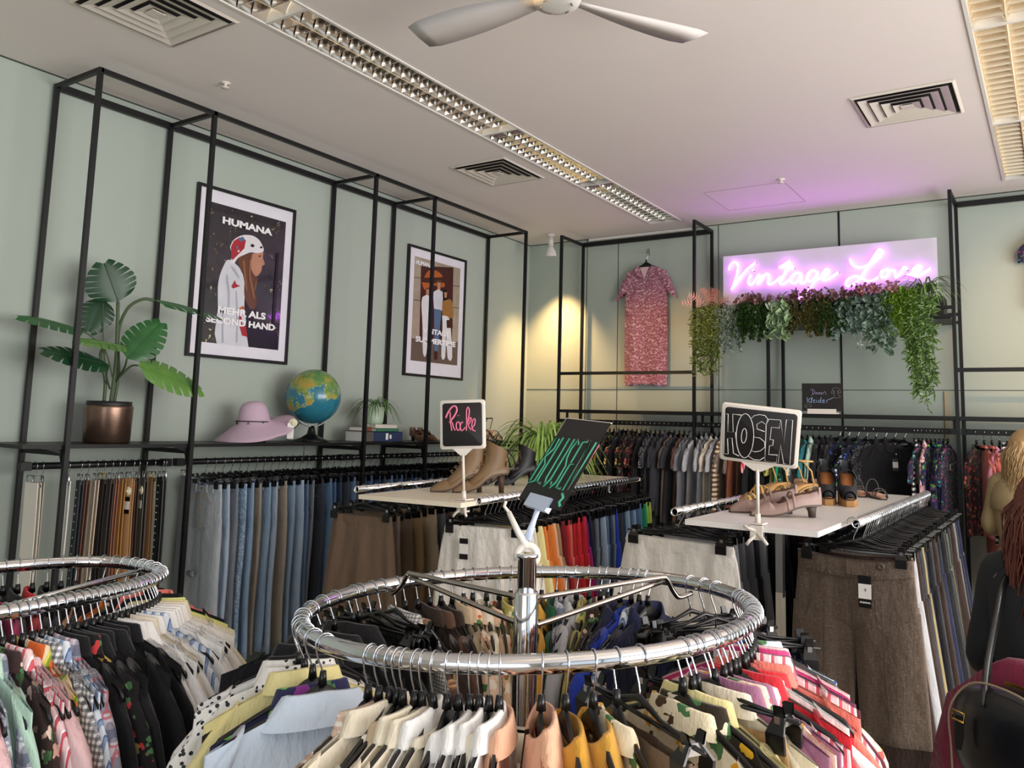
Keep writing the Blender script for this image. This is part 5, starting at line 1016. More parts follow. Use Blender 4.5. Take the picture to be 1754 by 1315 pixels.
M().lathe([(.002, 0), (.07, 0), (.09, .14), (.094, .15), (.086, .15), (.08, .13), (.002, .13)], 32).build('pot', flat('pot_black', '202022', .5), t)
# planter over the back wall with many artificial plants
tag(put('planter_box', M().box((-2.36, BF+.02, 2.448), (-.64, BB-.17, 2.60)).mesh('planter_box'), flat('planter_black', '1a1a1b', .6)), 'long black planter box under the neon sign', 'planter')
def leafy(name, label, cx, wx, ztop, zlow, n_, ls, mat_, seed, shape='oval', hang=0, tip=0, aspect=2., stems=8, top_up=0):
    rr = random.Random(seed); m = M(); sm_ = M(); y0 = BF-.02
    def one(p, d, s):
        d = Vector(d).normalized(); up = Vector((rr.uniform(-1, 1), rr.uniform(-1, 0), rr.uniform(-.2, 1))); sd = d.cross(up); 
        if sd.length < 1e-4: return
        sd.normalize(); nn = sd.cross(d); w_ = s/aspect
        if shape == 'round': V = [p+d*(s*.5*(1-math.cos(2*PI*k/8)))+sd*(s*.5*math.sin(2*PI*k/8)) for k in range(8)]; m.add(V, [tuple(range(8))], 0, False)
        else: V = [p, p+d*s*.35+sd*w_+nn*.1*w_, p+d*s*.7+sd*w_*.8, p+d*s-nn*.15*s, p+d*s*.7-sd*w_*.8, p+d*s*.35-sd*w_+nn*.1*w_, p+d*s*.5-nn*.12*s]; m.add(V, [(0, 1, 6), (1, 2, 6), (2, 3, 6), (3, 4, 6), (4, 5, 6), (5, 0, 6)], 0, False)
    k = 0
    per = max(1, n_//stems)
    for s_ in range(stems):
        x = cx+rr.uniform(-wx, wx)*.85; zt_ = ztop+rr.uniform(-.02, .02); lo_ = zlow+(ztop-zlow)*rr.uniform(0, .45); pts = []
        for q in range(7):
            u = q/6; pts.append(Vector((x+rr.uniform(-.012, .012)+tip*u*rr.uniform(0, 1), y0-.035-.035*math.sin(min(1, u*2)*PI/2)+(.08 if q == 0 else 0), zt_+(lo_-zt_)*u+.03*math.sin(min(1, u*3)*PI))))
        sm_.tube(pts, .0015, 4)
        for j in range(per):
            u = rr.random(); i = min(5, int(u*6)); p = pts[i].lerp(pts[i+1], u*6-i)
            one(p, (rr.uniform(-1, 1), rr.uniform(-1, .2), rr.uniform(-1.2, .5) if not top_up else rr.uniform(-.6, 1)), ls*rr.uniform(.7, 1.2))
    t = thing(name, label, 'plant', (0, 0, 0)); t.location = (cx, y0, ztop); of = Matrix.Translation((-cx, -y0, -ztop))
    mm = mat_ if isinstance(mat_, list) else [mat_]
    o = m.build('leaves', mm, t); o.matrix_parent_inverse = of; o = sm_.build('stem', STEM, t); o.matrix_parent_inverse = of
    return t
def grassy(name, label, cx, z, n_, L_2, w_, up, mat_, seed):
    t = thing(name, label, 'plant', (cx, BF+.05, z)); m = M(); blades(m, (0, 0, 0), n_, L_2, w_, up, seed, .45); m.build('leaves', mat_, t); return t
def frond(name, label, cx, z, mat_, seed, n_=7, L_2=.26, spread=1.0):
    t = thing(name, label, 'plant', (cx, BF+.05, z)); rr = random.Random(seed); m = M()
    for k in range(n_):
        a = -spread+2*spread*(k+.5)/n_+rr.uniform(-.1, .1); prev = None; P_ = [Vector((math.sin(a)*L_2*q/10, -.10*q/10+rr.uniform(-.002, .002), L_2*(math.cos(a)*q/10-.35*(q/10)**2))) for q in range(11)]
        m.tube(P_, .0012, 4)
        for q in range(1, 10):
            d = (P_[q+1]-P_[q-1]).normalized(); sd = d.cross(Vector((0, -1, 0))).normalized(); l = .045*math.sin(PI*q/10.5)**.6
            for s in (-1, 1): tipp = P_[q]+sd*s*l+d*l*.45; m.add([P_[q]-d*.006, P_[q]+sd*s*l*.5+d*l*.16, tipp, P_[q]+sd*s*l*.5+d*l*.34, P_[q]+d*.006], [(0, 1, 2, 3, 4)], 0, False)
    m.build('fronds', mat_, t)
frond('fern', 'coral-pink fern fronds at the left end of the planter', -2.33, 2.60, leafmat('fern_pink', 'cf8578', 'e0a098'), 4, 6, .25, 1.15)
frond('fern', 'reddish fern tips left of the planter middle', -1.95, 2.60, leafmat('fern_rust', '9a6048', 'b9806a'), 14, 6, .13, 1.0)
leafy('hanging_grass', 'olive feathery grass hanging from the left planter end', -2.32, .12, 2.60, 2.03, 1300, .050, leafmat('grass_olive', '5a6a30', '8d9a4e'), 1, aspect=9, stems=22)
leafy('string_of_hearts', 'grey-green string vine hanging left in the planter', -2.14, .13, 2.60, 2.22, 1300, .018, leafmat('vine_grey', '5f7468', '93a392'), 2, aspect=1.5, stems=16)
leafy('boxwood_vine', 'dense dark green vine between the grey string vine and variegated ivy', -1.95, .16, 2.61, 2.30, 2200, .022, leafmat('boxwood', '20381a', '3d5a26'), 3, aspect=1.7, stems=24)
leafy('variegated_ivy', 'variegated white and green ivy hanging left of the planter middle', -1.735, .11, 2.62, 2.28, 230, .048, leafmat('ivy_variegated', '3f7a3f', 'c9dcb0'), 4, aspect=1.5, stems=8)
leafy('moss_vine', 'olive and bronze mossy vine in the planter middle', -1.54, .20, 2.62, 2.33, 2800, .021, leafmat('moss_bronze', '3c4020', '66602e'), 5, aspect=1.8, stems=30)
leafy('boxwood_vine', 'deep green fine-leaved vine left of the eucalyptus', -1.36, .14, 2.61, 2.33, 1600, .022, leafmat('boxwood2', '243f22', '40602f'), 6, aspect=1.8, stems=18)
leafy('eucalyptus', 'blue-grey round-leaved eucalyptus in the planter', -1.22, .14, 2.63, 2.30, 260, .040, leafmat('eucalyptus', '5a7064', '7d9184'), 7, shape='round', stems=12)
leafy('bead_vine', 'thin pale bead vine hanging below the eucalyptus', -1.15, .06, 2.50, 2.17, 120, .014, leafmat('bead_vine', 'a9bdb0', 'd0dcd2'), 17, shape='round', stems=5)
leafy('striped_vine', 'silver-striped leafy vine right of the eucalyptus', -1.06, .14, 2.63, 2.20, 260, .055, leafmat('striped_vine', '1f4028', '8fa892'), 8, aspect=2.4, stems=9, tip=.05)
leafy('maidenhair', 'bright lime-green bushy vine near the right planter end', -.91, .13, 2.65, 2.30, 2400, .021, leafmat('maidenhair', '4f7420', '7fa034'), 9, aspect=1.4, stems=26)
leafy('hanging_grass', 'long pale green feathery grass hanging at the right planter end', -.77, .10, 2.63, 1.80, 1500, .055, leafmat('grass_pale', '5a7f3c', '8fae66'), 10, aspect=9, stems=22)
leafy('pink_flower_sprig', 'dusty pink blossom sprigs above the right half of the planter', -1.06, .16, 2.68, 2.62, 160, .024, leafmat('sprig_pink', '9a5560', 'c98a90'), 11, stems=16, top_up=1)
leafy('purple_sprig', 'purple-bronze sprigs along the planter top edge', -1.62, .55, 2.66, 2.60, 420, .026, leafmat('sprig_purple', '5e4a3c', '8a5a5a'), 12, stems=40, top_up=1)
grassy('grass_tuft', 'spiky green grass tuft at the left end of the planter', -2.27, 2.58, 60, .24, .006, 1.1, leafmat('tuft_green', '4f6f34', '76924a'), 21)
grassy('grass_tuft', 'bronze spiky tuft left of the planter middle', -1.78, 2.60, 18, .20, .008, 1.4, leafmat('tuft_bronze', '7a6a4a', '9a8458'), 22)
grassy('grass_tuft', 'green spiky tuft below the neon L', -1.12, 2.61, 26, .22, .008, 1.3, leafmat('tuft_green2', '4a6a3c', '6a8a50'), 23)
grassy('grass_tuft', 'large arching grass tuft at the right end of the planter', -.76, 2.62, 90, .34, .007, 1.2, leafmat('tuft_big', '567a3c', '86a860'), 24)

# ------------------------------------------------------------------ things on the left shelf
SZ = 1.481
t = thing('sun_hat', 'lilac wide-brimmed sun hat with price tag on the shelf', 'hat', (-4.07, 3.31, SZ+.122), 0); t.scale = (1.12,)*3; m = M()
def hatpt(r, z, a):
    br = max(0, (r-.088)/.13); sn = math.sin(a); return Vector((r*math.cos(a)*.92, r*sn*(1.0 if r < .1 else .97)+.035*br*(1 if sn > 0 else -.2), z + br*(.055*sn-.045+.035*math.cos(2*a)*-.6)))
prof = [(.004, .112), (.03, .110), (.055, .10), (.072, .078), (.082, .045), (.087, .012), (.093, .0), (.12, -.004), (.155, -.006), (.19, -.008), (.21, -.010), (.21, -.013), (.19, -.011), (.12, -.008), (.090, -.004), (.082, .03), (.066, .07), (.004, .104)]
tl = Matrix.Rotation(.10, 4, 'X')
m.loft([[tl @ hatpt(r, z, 2*PI*k/56) for k in range(56)] for r, z in prof]); m.build('hat_body', flat('hat_lilac', 'c9aec0', .8, bump=.25, bs=150), t)
put('price_tag', TAGM, [PAPER, PAPER], t, (.16, .12, .0)); put('security_disc', DISCM, DISC, t, (.165, .13, .0)); 
for c in t.children[-2:]: c.rotation_euler.z = .9
t = thing('hat_stand', 'black zigzag wire basket holding up the lilac hat', 'hat stand', (-4.07, 3.30, SZ)); m = M(); n_ = 14
for z, r in ((.005, .085), (.125, .10)): m.tube([(r*math.cos(2*PI*k/36), r*math.sin(2*PI*k/36), z) for k in range(36)], .003, 6, closed=True)
m.tube([((.085 if k % 2 else .10)*math.cos(2*PI*k/n_), (.085 if k % 2 else .10)*math.sin(2*PI*k/n_), .005 if k % 2 else .125) for k in range(n_)], .0028, 6, closed=True); m.build('wire_basket', BLACK, t)
# globe
t = thing('globe', 'illuminated-type world globe on a black foot on the shelf', 'globe', (-4.08, 3.79, SZ)); gz = .295; gr = .178
n = NT('globe_map', .2, 0, .6); 
n1 = n.noise(8.5, 7, None, .6); n2 = n.noise(16, 5, None, .65); sea = n.mix(n2, srgb('0f5f8a'), srgb('2a95b0')); land = n.ramp(n.noise(9, 6, None, .6), [(0, srgb('3f7a3c')), (.47, srgb('5f9048')), (.56, srgb('a9a84a')), (.64, srgb('cf9a3a'))], False)
sp = n.n('ShaderNodeSeparateXYZ'); n.l(n.obj(), sp.inputs[0]); lv = n.math('ADD', n1, n.math('MULTIPLY', n.math('SUBTRACT', sp.outputs[2], gz-.03), .8))
edge = n.math('LESS_THAN', n.math('ABSOLUTE', n.math('SUBTRACT', lv, .53)), .006); c = n.mix(n.math('GREATER_THAN', lv, .53), sea, land); c = n.mix(edge, c, srgb('d8cf8a'))
n.col(n.mix(n.math('MULTIPLY', n.noise(30, 5, None, .7), .55), c, srgb('4a6a4a')))
M().sphere((0, 0, gz), gr, 56).build('sphere', n.m, t)
tlt = [(0, (gr+.016)*math.sin(a), gz-(gr+.016)*math.cos(a)) for a in [math.radians(-35+k*10) for k in range(19)]]
M().loft([[(x-.009, y, z), (x+.009, y, z), (x+.009, y*1.03, gz+(z-gz)*1.03), (x-.009, y*1.03, gz+(z-gz)*1.03)] for x, y, z in tlt]).build('meridian_ring', flat('clear_grey_plastic', 'b9c0c0', .2), t)
e = math.radians(66); M().cyl((0, (gr)*math.sin(e+.5), gz-gr*math.cos(e+.5)), (0, (gr+.04)*math.sin(e+.5), gz-(gr+.04)*math.cos(e+.5)), .010, 12).build('axis_knob', DISC, t)
M().lathe([(.001, 0), (.118, 0), (.12, .008), (.07, .025), (.03, .05), (.022, .08), (.018, .10), (.001, .105)], 36).build('base', PLB, t)
o = M().tube(smooth_path([(-.06, -.05, .12), (-.08, -.10, .06), (-.05, -.16, .012), (.09, -.20, .006), (.168, -.215, -.004), (.172, -.215, -.12)], 6), .003, 6).build('power_cable', PLB, t)
# books
def book(loc, rz, dims, c, label, ttl=None):
    t = thing('book', label, 'book', loc, rz, 'books stacked under the small spider plant'); a, b, h_ = dims
    M().box((-a/2, -b/2, 0), (a/2, b/2, .003)).box((-a/2, -b/2, h_-.003), (a/2, b/2, h_)).box((a/2-.004, -b/2, 0), (a/2, b/2, h_)).build('cover', flat('book_'+c, c, .5), t)
    M().box((-a/2+.006, -b/2+.005, .003), (a/2-.005, b/2-.005, h_-.003)).build('pages', PAPER, t)
    if ttl: M().box((a/2, -.03, h_*.2), (a/2+.0012, -.005, h_*.85)).box((a/2, .01, h_*.3), (a/2+.0012, .03, h_*.7)).build('spine_label', PAPER, t)
    return t
book((-4.09, 4.44, SZ), 0, (.20, .30, .07), '2d3c5e', 'thick dark blue book at the bottom of the shelf stack', 1); book((-4.09, 4.24, SZ), 0, (.19, .085, .072), '5c5550', 'grey-brown book beside the thick blue one')
book((-4.09, 4.44, SZ+.071), .05, (.17, .25, .022), '3d7a5c', 'green book lying on the thick blue one'); book((-4.09, 4.44, SZ+.094), -.03, (.15, .22, .028), 'e2d9cc', 'white book directly under the small plant pot'); book((-4.09, 4.25, SZ+.073), .1, (.15, .07, .03), '8a4a34', 'small rust-coloured book at the left of the stack')

# ------------------------------------------------------------------ shoes
def shoe(loc, rz, c, kind, name, label, group=None, size=1., sole='2a2624', inner='c08a58', lean=0):
    """toe towards local -Y"""
    t = thing(name, label, 'shoe', loc, rz, group); t.scale = (size,)*3
    if lean: t.rotation_euler.x = lean
    hh = {'pump': .042, 'wedge': .095, 'boot': .085, 'sandal': .07, 'flat': .012, 'strappy': .075}[kind]; L_2 = .25; mat = flat('shoe_'+c, c, .45, bump=.1, bs=120)
    def base(u): # u 0 toe ..1 heel: height of the footbed
        return hh*(1/(1+math.exp(-(u-.52)*11)))+ (.032 if kind == 'wedge' else .006)
    def hw(u): return .040*(math.sin(PI*min(1, .06+u*.62))**.65)*(1-.28*max(0, u-.45)/.55) if u < 1 else .02
    N_ = 16
    sl = [[(x*hw(k/N_)*1.04, -.5*L_2+L_2*k/N_, z) for x, z in ((-1, base(k/N_)-.007), (1, base(k/N_)-.007), (1, base(k/N_)), (-1, base(k/N_)))] for k in range(N_+1)]
    M().loft(sl, smooth=False).build('sole', flat('sole_'+sole, sole, .6), t)
    M().loft([[(x*hw(k/N_)*.88, -.5*L_2+L_2*k/N_, base(k/N_)+.0008+z) for x, z in ((-1, 0), (1, 0), (1, .002), (-1, .002))] for k in range(N_+1)]).build('insole', flat('insole_'+inner, inner, .6), t)
    if kind == 'wedge':
        M().loft([[(x*hw(k/N_)*1.06, -.5*L_2+L_2*k/N_, z) for x, z in ((-1, 0), (1, 0), (1, base(k/N_)-.005), (-1, base(k/N_)-.005))] for k in range(N_+1)], smooth=False).build('cork_wedge', flat('cork', 'b98a55', .8, bump=.6, bs=150, var=.15), t)
    elif kind != 'flat':
        w0 = .019 if kind in ('pump', 'boot') else .012; m = M().loft([[(x*w_, .125-.02-w_*1.4+yy*w_*1.6, z) for x, yy in ((-1, 0), (-.8, 1), (.8, 1), (1, 0))] for z, w_ in ((0, w0*.62), (hh*.5, w0*.7), (hh-.002, w0*1.05))][::1]); m.build('heel', flat('sole_'+sole, sole, .6), t)
    def arch(u, h_, wd=.012, th=.002, mt=mat, nm='strap', y1=None):
        m = M(); rg = []; u2 = u if y1 is None else y1
        for q in range(13):
            a = PI*q/12; uu = u+(u2-u)*q/12; r = hw(uu)*1.03; y = -.5*L_2+L_2*uu; z = base(uu)
            p = Vector((-r*math.cos(a), y, z+h_*math.sin(a)**.8)); nn = Vector((-math.cos(a), 0, math.sin(a)))*th
            rg.append([p+Vector((0, -wd/2, 0)), p+Vector((0, wd/2, 0)), p+Vector((0, wd/2, 0))+nn, p+Vector((0, -wd/2, 0))+nn])
        m.loft(rg); return m.build(nm, mt, t)
    if kind in ('pump', 'boot', 'wedge'):
        rg = []
        for k in range(N_+1):   # upper: low sides along the foot, closed toe box
            u = k/N_; r = hw(u)*1.05; y = -.5*L_2+L_2*u; z = base(u); top = (.010+.040*min(1, u/.28)**.7) if u < .30 else (.032+.012*math.sin((u-.3)*4) + (.022*max(0, (u-.8)/.2) if kind != 'boot' else 0))
            op = 0 if u < .30 else min(1, (u-.30)/.12) if kind != 'boot' else 0; ring = []
            for q in range(13):
                a = PI*(q/12); cut = op*.86; ca = math.cos(a); sa = math.sin(a)
                if op > 0: # stop the arc near the sides so that the shoe stays open
                    lim = math.asin(max(0, min(1, 1-cut))) ; s_ = -1 if q < 6 else 1; f_ = (q if q <= 6 else 12-q)/6; aa = f_*(PI/2*(1-op)+ .95*op) ; x = -r*math.cos(aa)*(1 if q <= 6 else -1); zz = z+top*math.sin(aa)**.7*(1+.1*op)
                    if q == 6: x = 0 if op < .5 else x
                    ring.append((x*(1.0), y, zz if q != 6 or op < .5 else zz))
                else: ring.append((-r*ca, y, z-.004+top*sa**.75+.004))
            rg.append(ring)
        m = M()
        for k in range(N_):
            for q in range(12):
                u = k/N_
                if kind != 'boot' and u >= .36 and q in (5, 6): continue
                a_, b_ = rg[k][q], rg[k][q+1]; c_2, d_ = rg[k+1][q+1], rg[k+1][q]; m.add([a_, b_, c_2, d_], [(0, 1, 2, 3)])
        bk = rg[-1]; m.add(bk+[(bk[0][0]*.6, .5*L_2+.004, base(1)), (bk[-1][0]*.6, .5*L_2+.004, base(1))], [tuple(range(len(bk)))])
        # heel counter
        m.loft([[(hw(1)*1.3*math.cos(a), .5*L_2-.012+.014*math.sin(a), z) for a in [PI*k/8 for k in range(9)]] for z in (base(1)-.004, base(1)+.03, base(1)+(.06 if kind != 'boot' else .05))], closed=False, cap=(False, False))
        m.build('upper', mat, t)
    if kind == 'boot':
        m = M(); rg = []
        for z, y, ry, rx, sl_ in ((.06, .02, .095, .034, .3), (.085, .035, .085, .036, .3), (.11, .052, .066, .036, .2), (.14, .064, .053, .036, .1), (.17, .068, .050, .038, -.1), (.20, .068, .053, .041, -.35), (.212, .068, .054, .042, -.5)): rg.append([(rx*math.cos(2*PI*k/24), y+ry*math.sin(2*PI*k/24), z-sl_*(ry*math.sin(2*PI*k/24))*-1) for k in range(24)])
        m.loft(rg, (False, False)); m.build('shaft', mat, t)
        lc = M()
        for q in range(6):
            z = .085+.02*q; y = -.03+.022*q*.8 if q < 4 else .028-.002*q; lc.tube([(-.022, y+.0, z), (0, y-.008, z+.006), (.022, y, z+.012)], .0018, 5).tube([(.022, y, z), (0, y-.008, z+.006), (-.022, y, z+.012)], .0018, 5)
        lc.build('laces', flat('lace_tan', '8a7250', .8), t)
    if kind == 'pump': arch(.50, .045, .010); arch(.58, .055, .008)
    if kind == 'wedge': arch(.56, .060, .016); arch(.16, .030, .05)
    if kind in ('sandal', 'strappy'):
        arch(.18, .032, .014); arch(.26, .038, .010); arch(.38, .045, .008, y1=.5); arch(.5, .05, .008, y1=.36)
        m = M()
        for s_ in (-1, 1): m.tube([(s_*.026, .10, base(.9)), (s_*.030, .085, base(.9)+.05), (s_*.02, .055, base(.9)+.085)], .003, 6)
        m.tube([(-.02, .055, base(.9)+.085), (0, .035, base(.9)+.088), (.02, .055, base(.9)+.085), (.028, .09, base(.9)+.085), (0, .12, base(.9)+.083), (-.028, .09, base(.9)+.085)], .0035, 6, closed=True); m.build('ankle_strap', mat, t)
    if kind == 'flat': arch(.2, .035, .03); arch(.3, .042, .012, y1=.42); arch(.9, .07, .012)
    return t
B0 = 1.301
shoe((-.935, 3.42, B0), -.95, '9a7f76', 'pump', 'pump', 'mauve-nude strappy pump nearest the HOSEN pole, right one of its pair', 'nude pumps by the HOSEN sign', 1.12, '55463e', 'd59a58')
shoe((-1.045, 3.49, B0), -.95, '9a7f76', 'pump', 'pump', 'mauve-nude strappy pump behind the HOSEN pole, left one of its pair', 'nude pumps by the HOSEN sign', 1.12, '55463e', 'd59a58')
shoe((-1.14, 3.80, B0), -.5, 'c29a5c', 'strappy', 'sandal', 'tall gold strappy sandal left behind the HOSEN sign', 'gold sandals behind the HOSEN sign', 1.25, '8f7040', 'cfa05e'); shoe((-1.04, 3.84, B0), -.6, 'c29a5c', 'strappy', 'sandal', 'tall gold strappy sandal right behind the HOSEN sign', 'gold sandals behind the HOSEN sign', 1.25, '8f7040', 'cfa05e')
shoe((-1.12, 4.40, B0), .3, '202024', 'strappy', 'sandal', 'black ring-buckle sandal left of the cork wedges', 'black sandals behind the cork wedges', 1.1, '17171a', 'd2a878'); shoe((-1.03, 4.46, B0), .5, '202024', 'strappy', 'sandal', 'black ring-buckle sandal just behind the cork wedges', 'black sandals behind the cork wedges', 1.1, '17171a', 'd2a878')
for x, w_ in ((-.955, 'left'), (-.860, 'right')):
    s_ = shoe((x, 4.22, B0), .28, '1d1e24', 'wedge', 'wedge_shoe', f'{w_} black shoe of the pair with cork wedge soles', 'black cork wedges', 1.1, '1c1c20', 'b06f3a')
shoe((-.825, 4.78, B0), .4, '5c5450', 'flat', 'sandal', 'grey-brown strappy flat sandal right of the cork wedges', 'grey flat sandals', 1.05, '3a3430', 'c99a80'); shoe((-.93, 4.86, B0), .3, '5c5450', 'flat', 'sandal', 'grey-brown flat sandal behind the cork wedges', 'grey flat sandals', 1.05, '3a3430', 'c99a80')
shoe((-2.455, 3.25, B0), -.75, '7d6242', 'boot', 'ankle_boot', 'tan lace-up heeled ankle boot left behind the Röcke pole', 'tan ankle boots', 1.08, '4a3524', '8a7a68'); shoe((-2.365, 3.31, B0), -.75, '7d6242', 'boot', 'ankle_boot', 'tan lace-up heeled ankle boot right of its twin behind the Röcke pole', 'tan ankle boots', 1.08, '4a3524', '8a7a68')
shoe((-2.58, 3.74, B0), -.5, '17171a', 'strappy', 'sandal', 'black strappy heel right of the tan boots, front one', 'black strappy heels behind the boots', 1.15, '141416', '8a7a70'); shoe((-2.52, 3.86, B0), -.6, '17171a', 'boot', 'ankle_boot', 'black laced heel right of the tan boots, rear one', 'black strappy heels behind the boots', .95, '141416', '2a2a2a')
shoe((-4.06, 4.86, SZ), 1.2, '6b4636', 'pump', 'pump', 'brown leather pump on the left shelf, front of the pair', 'brown pumps on the shelf', .95, '2a2624', 'd8cfc4'); shoe((-4.08, 4.99, SZ), 1.3, '6b4636', 'pump', 'pump', 'brown leather pump on the left shelf, rear of the pair', 'brown pumps on the shelf', .95, '2a2624', 'a87a58')
for y, w_ in ((5.72, 'left'), (5.84, 'right')): shoe((-4.05, y, SZ), 1.15, '141416', 'strappy', 'sandal', f'{w_} black strappy heeled shoe on the shelf right of the Röcke sign', 'black heels on the shelf', 1.15, '101012', '9a8a80')
# ------------------------------------------------------------------ people
def person(name, label, loc, rz, height, skin, coat, trousers, hairc, arms, hair_len, parts_fn):
    t = thing(name, label, 'person', loc, rz); s = height/1.70
    J = {'pel': (0, 0, .93), 'sp': (0, .01, 1.12), 'ch': (0, .0, 1.30), 'nk': (0, .01, 1.43), 'nk2': (0, -.005, 1.50), 'hd': (0, -.01, 1.60),
         'hl': (-.09, 0, .90), 'kl': (-.10, -.01, .50), 'al': (-.10, .02, .09), 'tl': (-.11, -.14, .03), 'hr': (.09, 0, .90), 'kr': (.10, -.01, .50), 'ar': (.10, .02, .09), 'tr': (.11, -.14, .03)}
    for sd, k in ((-1, 'l'), (1, 'r')): J['s'+k] = (sd*.165, 0, 1.385); J['e'+k] = arms[k][0]; J['w'+k] = arms[k][1]
    Rr = dict(pel=.125, sp=.115, ch=.125, nk=.06, nk2=.052, hd=.085, hl=.085, kl=.055, al=.038, tl=.03, hr=.085, kr=.055, ar=.038, tr=.03, sl=.058, sr=.058, el=.042, er=.042, wl=.027, wr=.027)
    E_ = [('pel', 'sp'), ('sp', 'ch'), ('ch', 'nk'), ('nk', 'nk2'), ('nk2', 'hd'), ('pel', 'hl'), ('hl', 'kl'), ('kl', 'al'), ('al', 'tl'), ('pel', 'hr'), ('hr', 'kr'), ('kr', 'ar'), ('ar', 'tr'), ('ch', 'sl'), ('sl', 'el'), ('el', 'wl'), ('ch', 'sr'), ('sr', 'er'), ('er', 'wr')]
    ks = list(J); vs = [Vector(J[k])*s for k in ks]; es = [(ks.index(a), ks.index(b)) for a, b in E_]; rad = [Rr[k]*s for k in ks]
    for sd in ('l', 'r'):   # hand: palm and five fingers
        w_ = Vector(J['w'+sd]); el = Vector(J['e'+sd]); d = (w_-el).normalized(); sx = Vector((1, 0, 0)) if abs(d.x) < .8 else Vector((0, 1, 0)); sx = (sx-d*sx.dot(d)).normalized(); up = d.cross(sx)
        pi_ = len(vs); vs.append((w_+d*.055)*s); rad.append(.026*s); es.append((ks.index('w'+sd), pi_))
        for q, (o_, l_) in enumerate(((-.027, .06), (-.009, .072), (.009, .068), (.026, .055))):
            b = len(vs); vs += [(w_+d*.095+sx*o_)*s, (w_+d*(.095+l_*.5)+sx*o_+up*.006)*s, (w_+d*(.095+l_*.9)+sx*o_+up*.022)*s]; rad += [.0085*s, .0078*s, .0065*s]; es += [(pi_, b), (b, b+1), (b+1, b+2)]
        b = len(vs); vs += [(w_+d*.05-sx*.038)*s, (w_+d*.085-sx*.052+up*.012)*s]; rad += [.010*s, .008*s]; es += [(pi_, b), (b, b+1)]
    me = bpy.data.meshes.new('body'); me.from_pydata(vs, es, []); o = put('body', me, skin, t); o.data.materials[0] = skin
    md = o.modifiers.new('skin', 'SKIN'); md.use_smooth_shade = True
    for i, v in enumerate(me.skin_vertices[0].data): v.radius = (rad[i], rad[i]); v.use_root = (i == 0)
    o.modifiers.new('sub', 'SUBSURF').levels = 1; o.modifiers['sub'].render_levels = 2
    # head with face
    hc = Vector((0, -.012, 1.595)); m = M(); rg = []
    for k in range(17):
        th = .04+(PI-.08)*k/16; z = -math.cos(th); r = math.sin(th); jaw = 1-.22*max(0, -z); rg.append([((.076*r*jaw*math.cos(2*PI*a/24))*s, (hc.y+(.096*r*(jaw if math.sin(2*PI*a/24) > 0 else 1)*math.sin(2*PI*a/24)-.008*max(0, -z)))*s, (hc.z+.115*z)*s) for a in range(24)])
    m.loft(rg); m.loft([[(x*s, (-.105+y)*s, z*s) for x, y in ((-.012*q, 0.004), (0, -.016*q), (.012*q, .004))] for z, q in ((1.615, .3), (1.595, .7), (1.575, 1.2), (1.565, .8))], closed=True)
    for sd in (-1, 1): m.sphere((sd*.077*s, .0, 1.59*s), (.010*s, .018*s, .030*s), 10)
    m.build('head', skin, t)
    f = M()
    for sd in (-1, 1): f.sphere((sd*.030*s, -.100*s, 1.605*s), (.012*s, .006*s, .006*s), 10)
    f.build('eye', flat('eye_dark', '2a2320', .2), t); M().sphere((0, -.107*s, 1.545*s), (.024*s, .006*s, .006*s), 12).build('mouth', flat('lip', 'a8605a', .5), t)
    # trousers and shoes
    for sd in (-1, 1):
        M().loft([[((sd*cx+r*math.cos(2*PI*a/20))*s, (y+r*1.05*math.sin(2*PI*a/20))*s, z*s) for a in range(20)] for z, cx, y, r in ((.97, .07, 0, .115), (.85, .085, 0, .105), (.5, .098, -.005, .075), (.12, .10, .018, .062))]).build('trouser_leg', trousers, t)
        M().loft([[((sd*.105+rx*math.cos(2*PI*a/16))*s, (y+ry*math.sin(2*PI*a/16))*s, z*s) for a in range(16)] for z, y, rx, ry in ((0, -.05, .045, .13), (.03, -.05, .047, .13), (.06, -.02, .044, .09), (.10, .02, .045, .055))]).build('shoe', flat('shoe_black', '1c1a1a', .5), t)
    # hair: cap, a soft hull behind the head and neck, and strands over it
    rr = random.Random(int(height*100)); m = M(); hull = []
    for q in range(12):
        u = q/11; z = hc.z+.06-(hair_len+.10)*u; w_ = .098+.030*math.sin(min(1, u*1.3)*PI*.6); hull.append([(w_*math.cos(a)*(1+.03*math.sin(a*11+q*.4)), hc.y+.012+(.110+.022*u)*math.sin(a)*(1+.03*math.sin(a*13)), z+(.03*math.sin(a*9) if q == 11 else 0)) for a in [-.30+(PI+.60)*k/40 for k in range(41)]])
    m.loft([[tuple(v*s for v in p) for p in r] for r in hull], (False, False), closed=False)
    m.loft([[((.088*math.sin(th)*math.cos(2*PI*a/28))*s, (hc.y+.012+.106*math.sin(th)*math.sin(2*PI*a/28))*s, (hc.z+.012+.122*math.cos(th)+(.0 if math.sin(2*PI*a/28) > -.3 else .035*(th/1.9)))*s) for a in range(28)] for th in [.03+1.75*k/9 for k in range(10)]][::-1])
    for k in range(380):
        a = rr.uniform(-.35, PI+.35); th0 = rr.uniform(.1, 1.5); L_2 = hair_len*rr.uniform(.75, 1.08); P_ = []; wv = rr.uniform(0, 6); ca, sa = math.cos(a), math.sin(a)
        for q in range(9):
            u = q/8; th = min(1.65, th0+u*2.2); rr_ = .094+.012*rr.random()
            if th < 1.65: p = Vector((rr_*math.sin(th)*ca, hc.y+.012+.110*math.sin(th)*sa, hc.z+.012+.126*math.cos(th)))
            else:
                d = u*L_2; p = Vector(((.100+.036*u)*ca*(1+.06*math.sin(wv)), hc.y+.012+(.114+.026*u)*sa, hc.z+.0-max(0, (u-(1.65-th0)/2.2))*L_2*1.25))
                p += Vector((.010*math.sin(u*9+wv), .008*math.cos(u*8+wv), 0))
            P_.append(p*s)
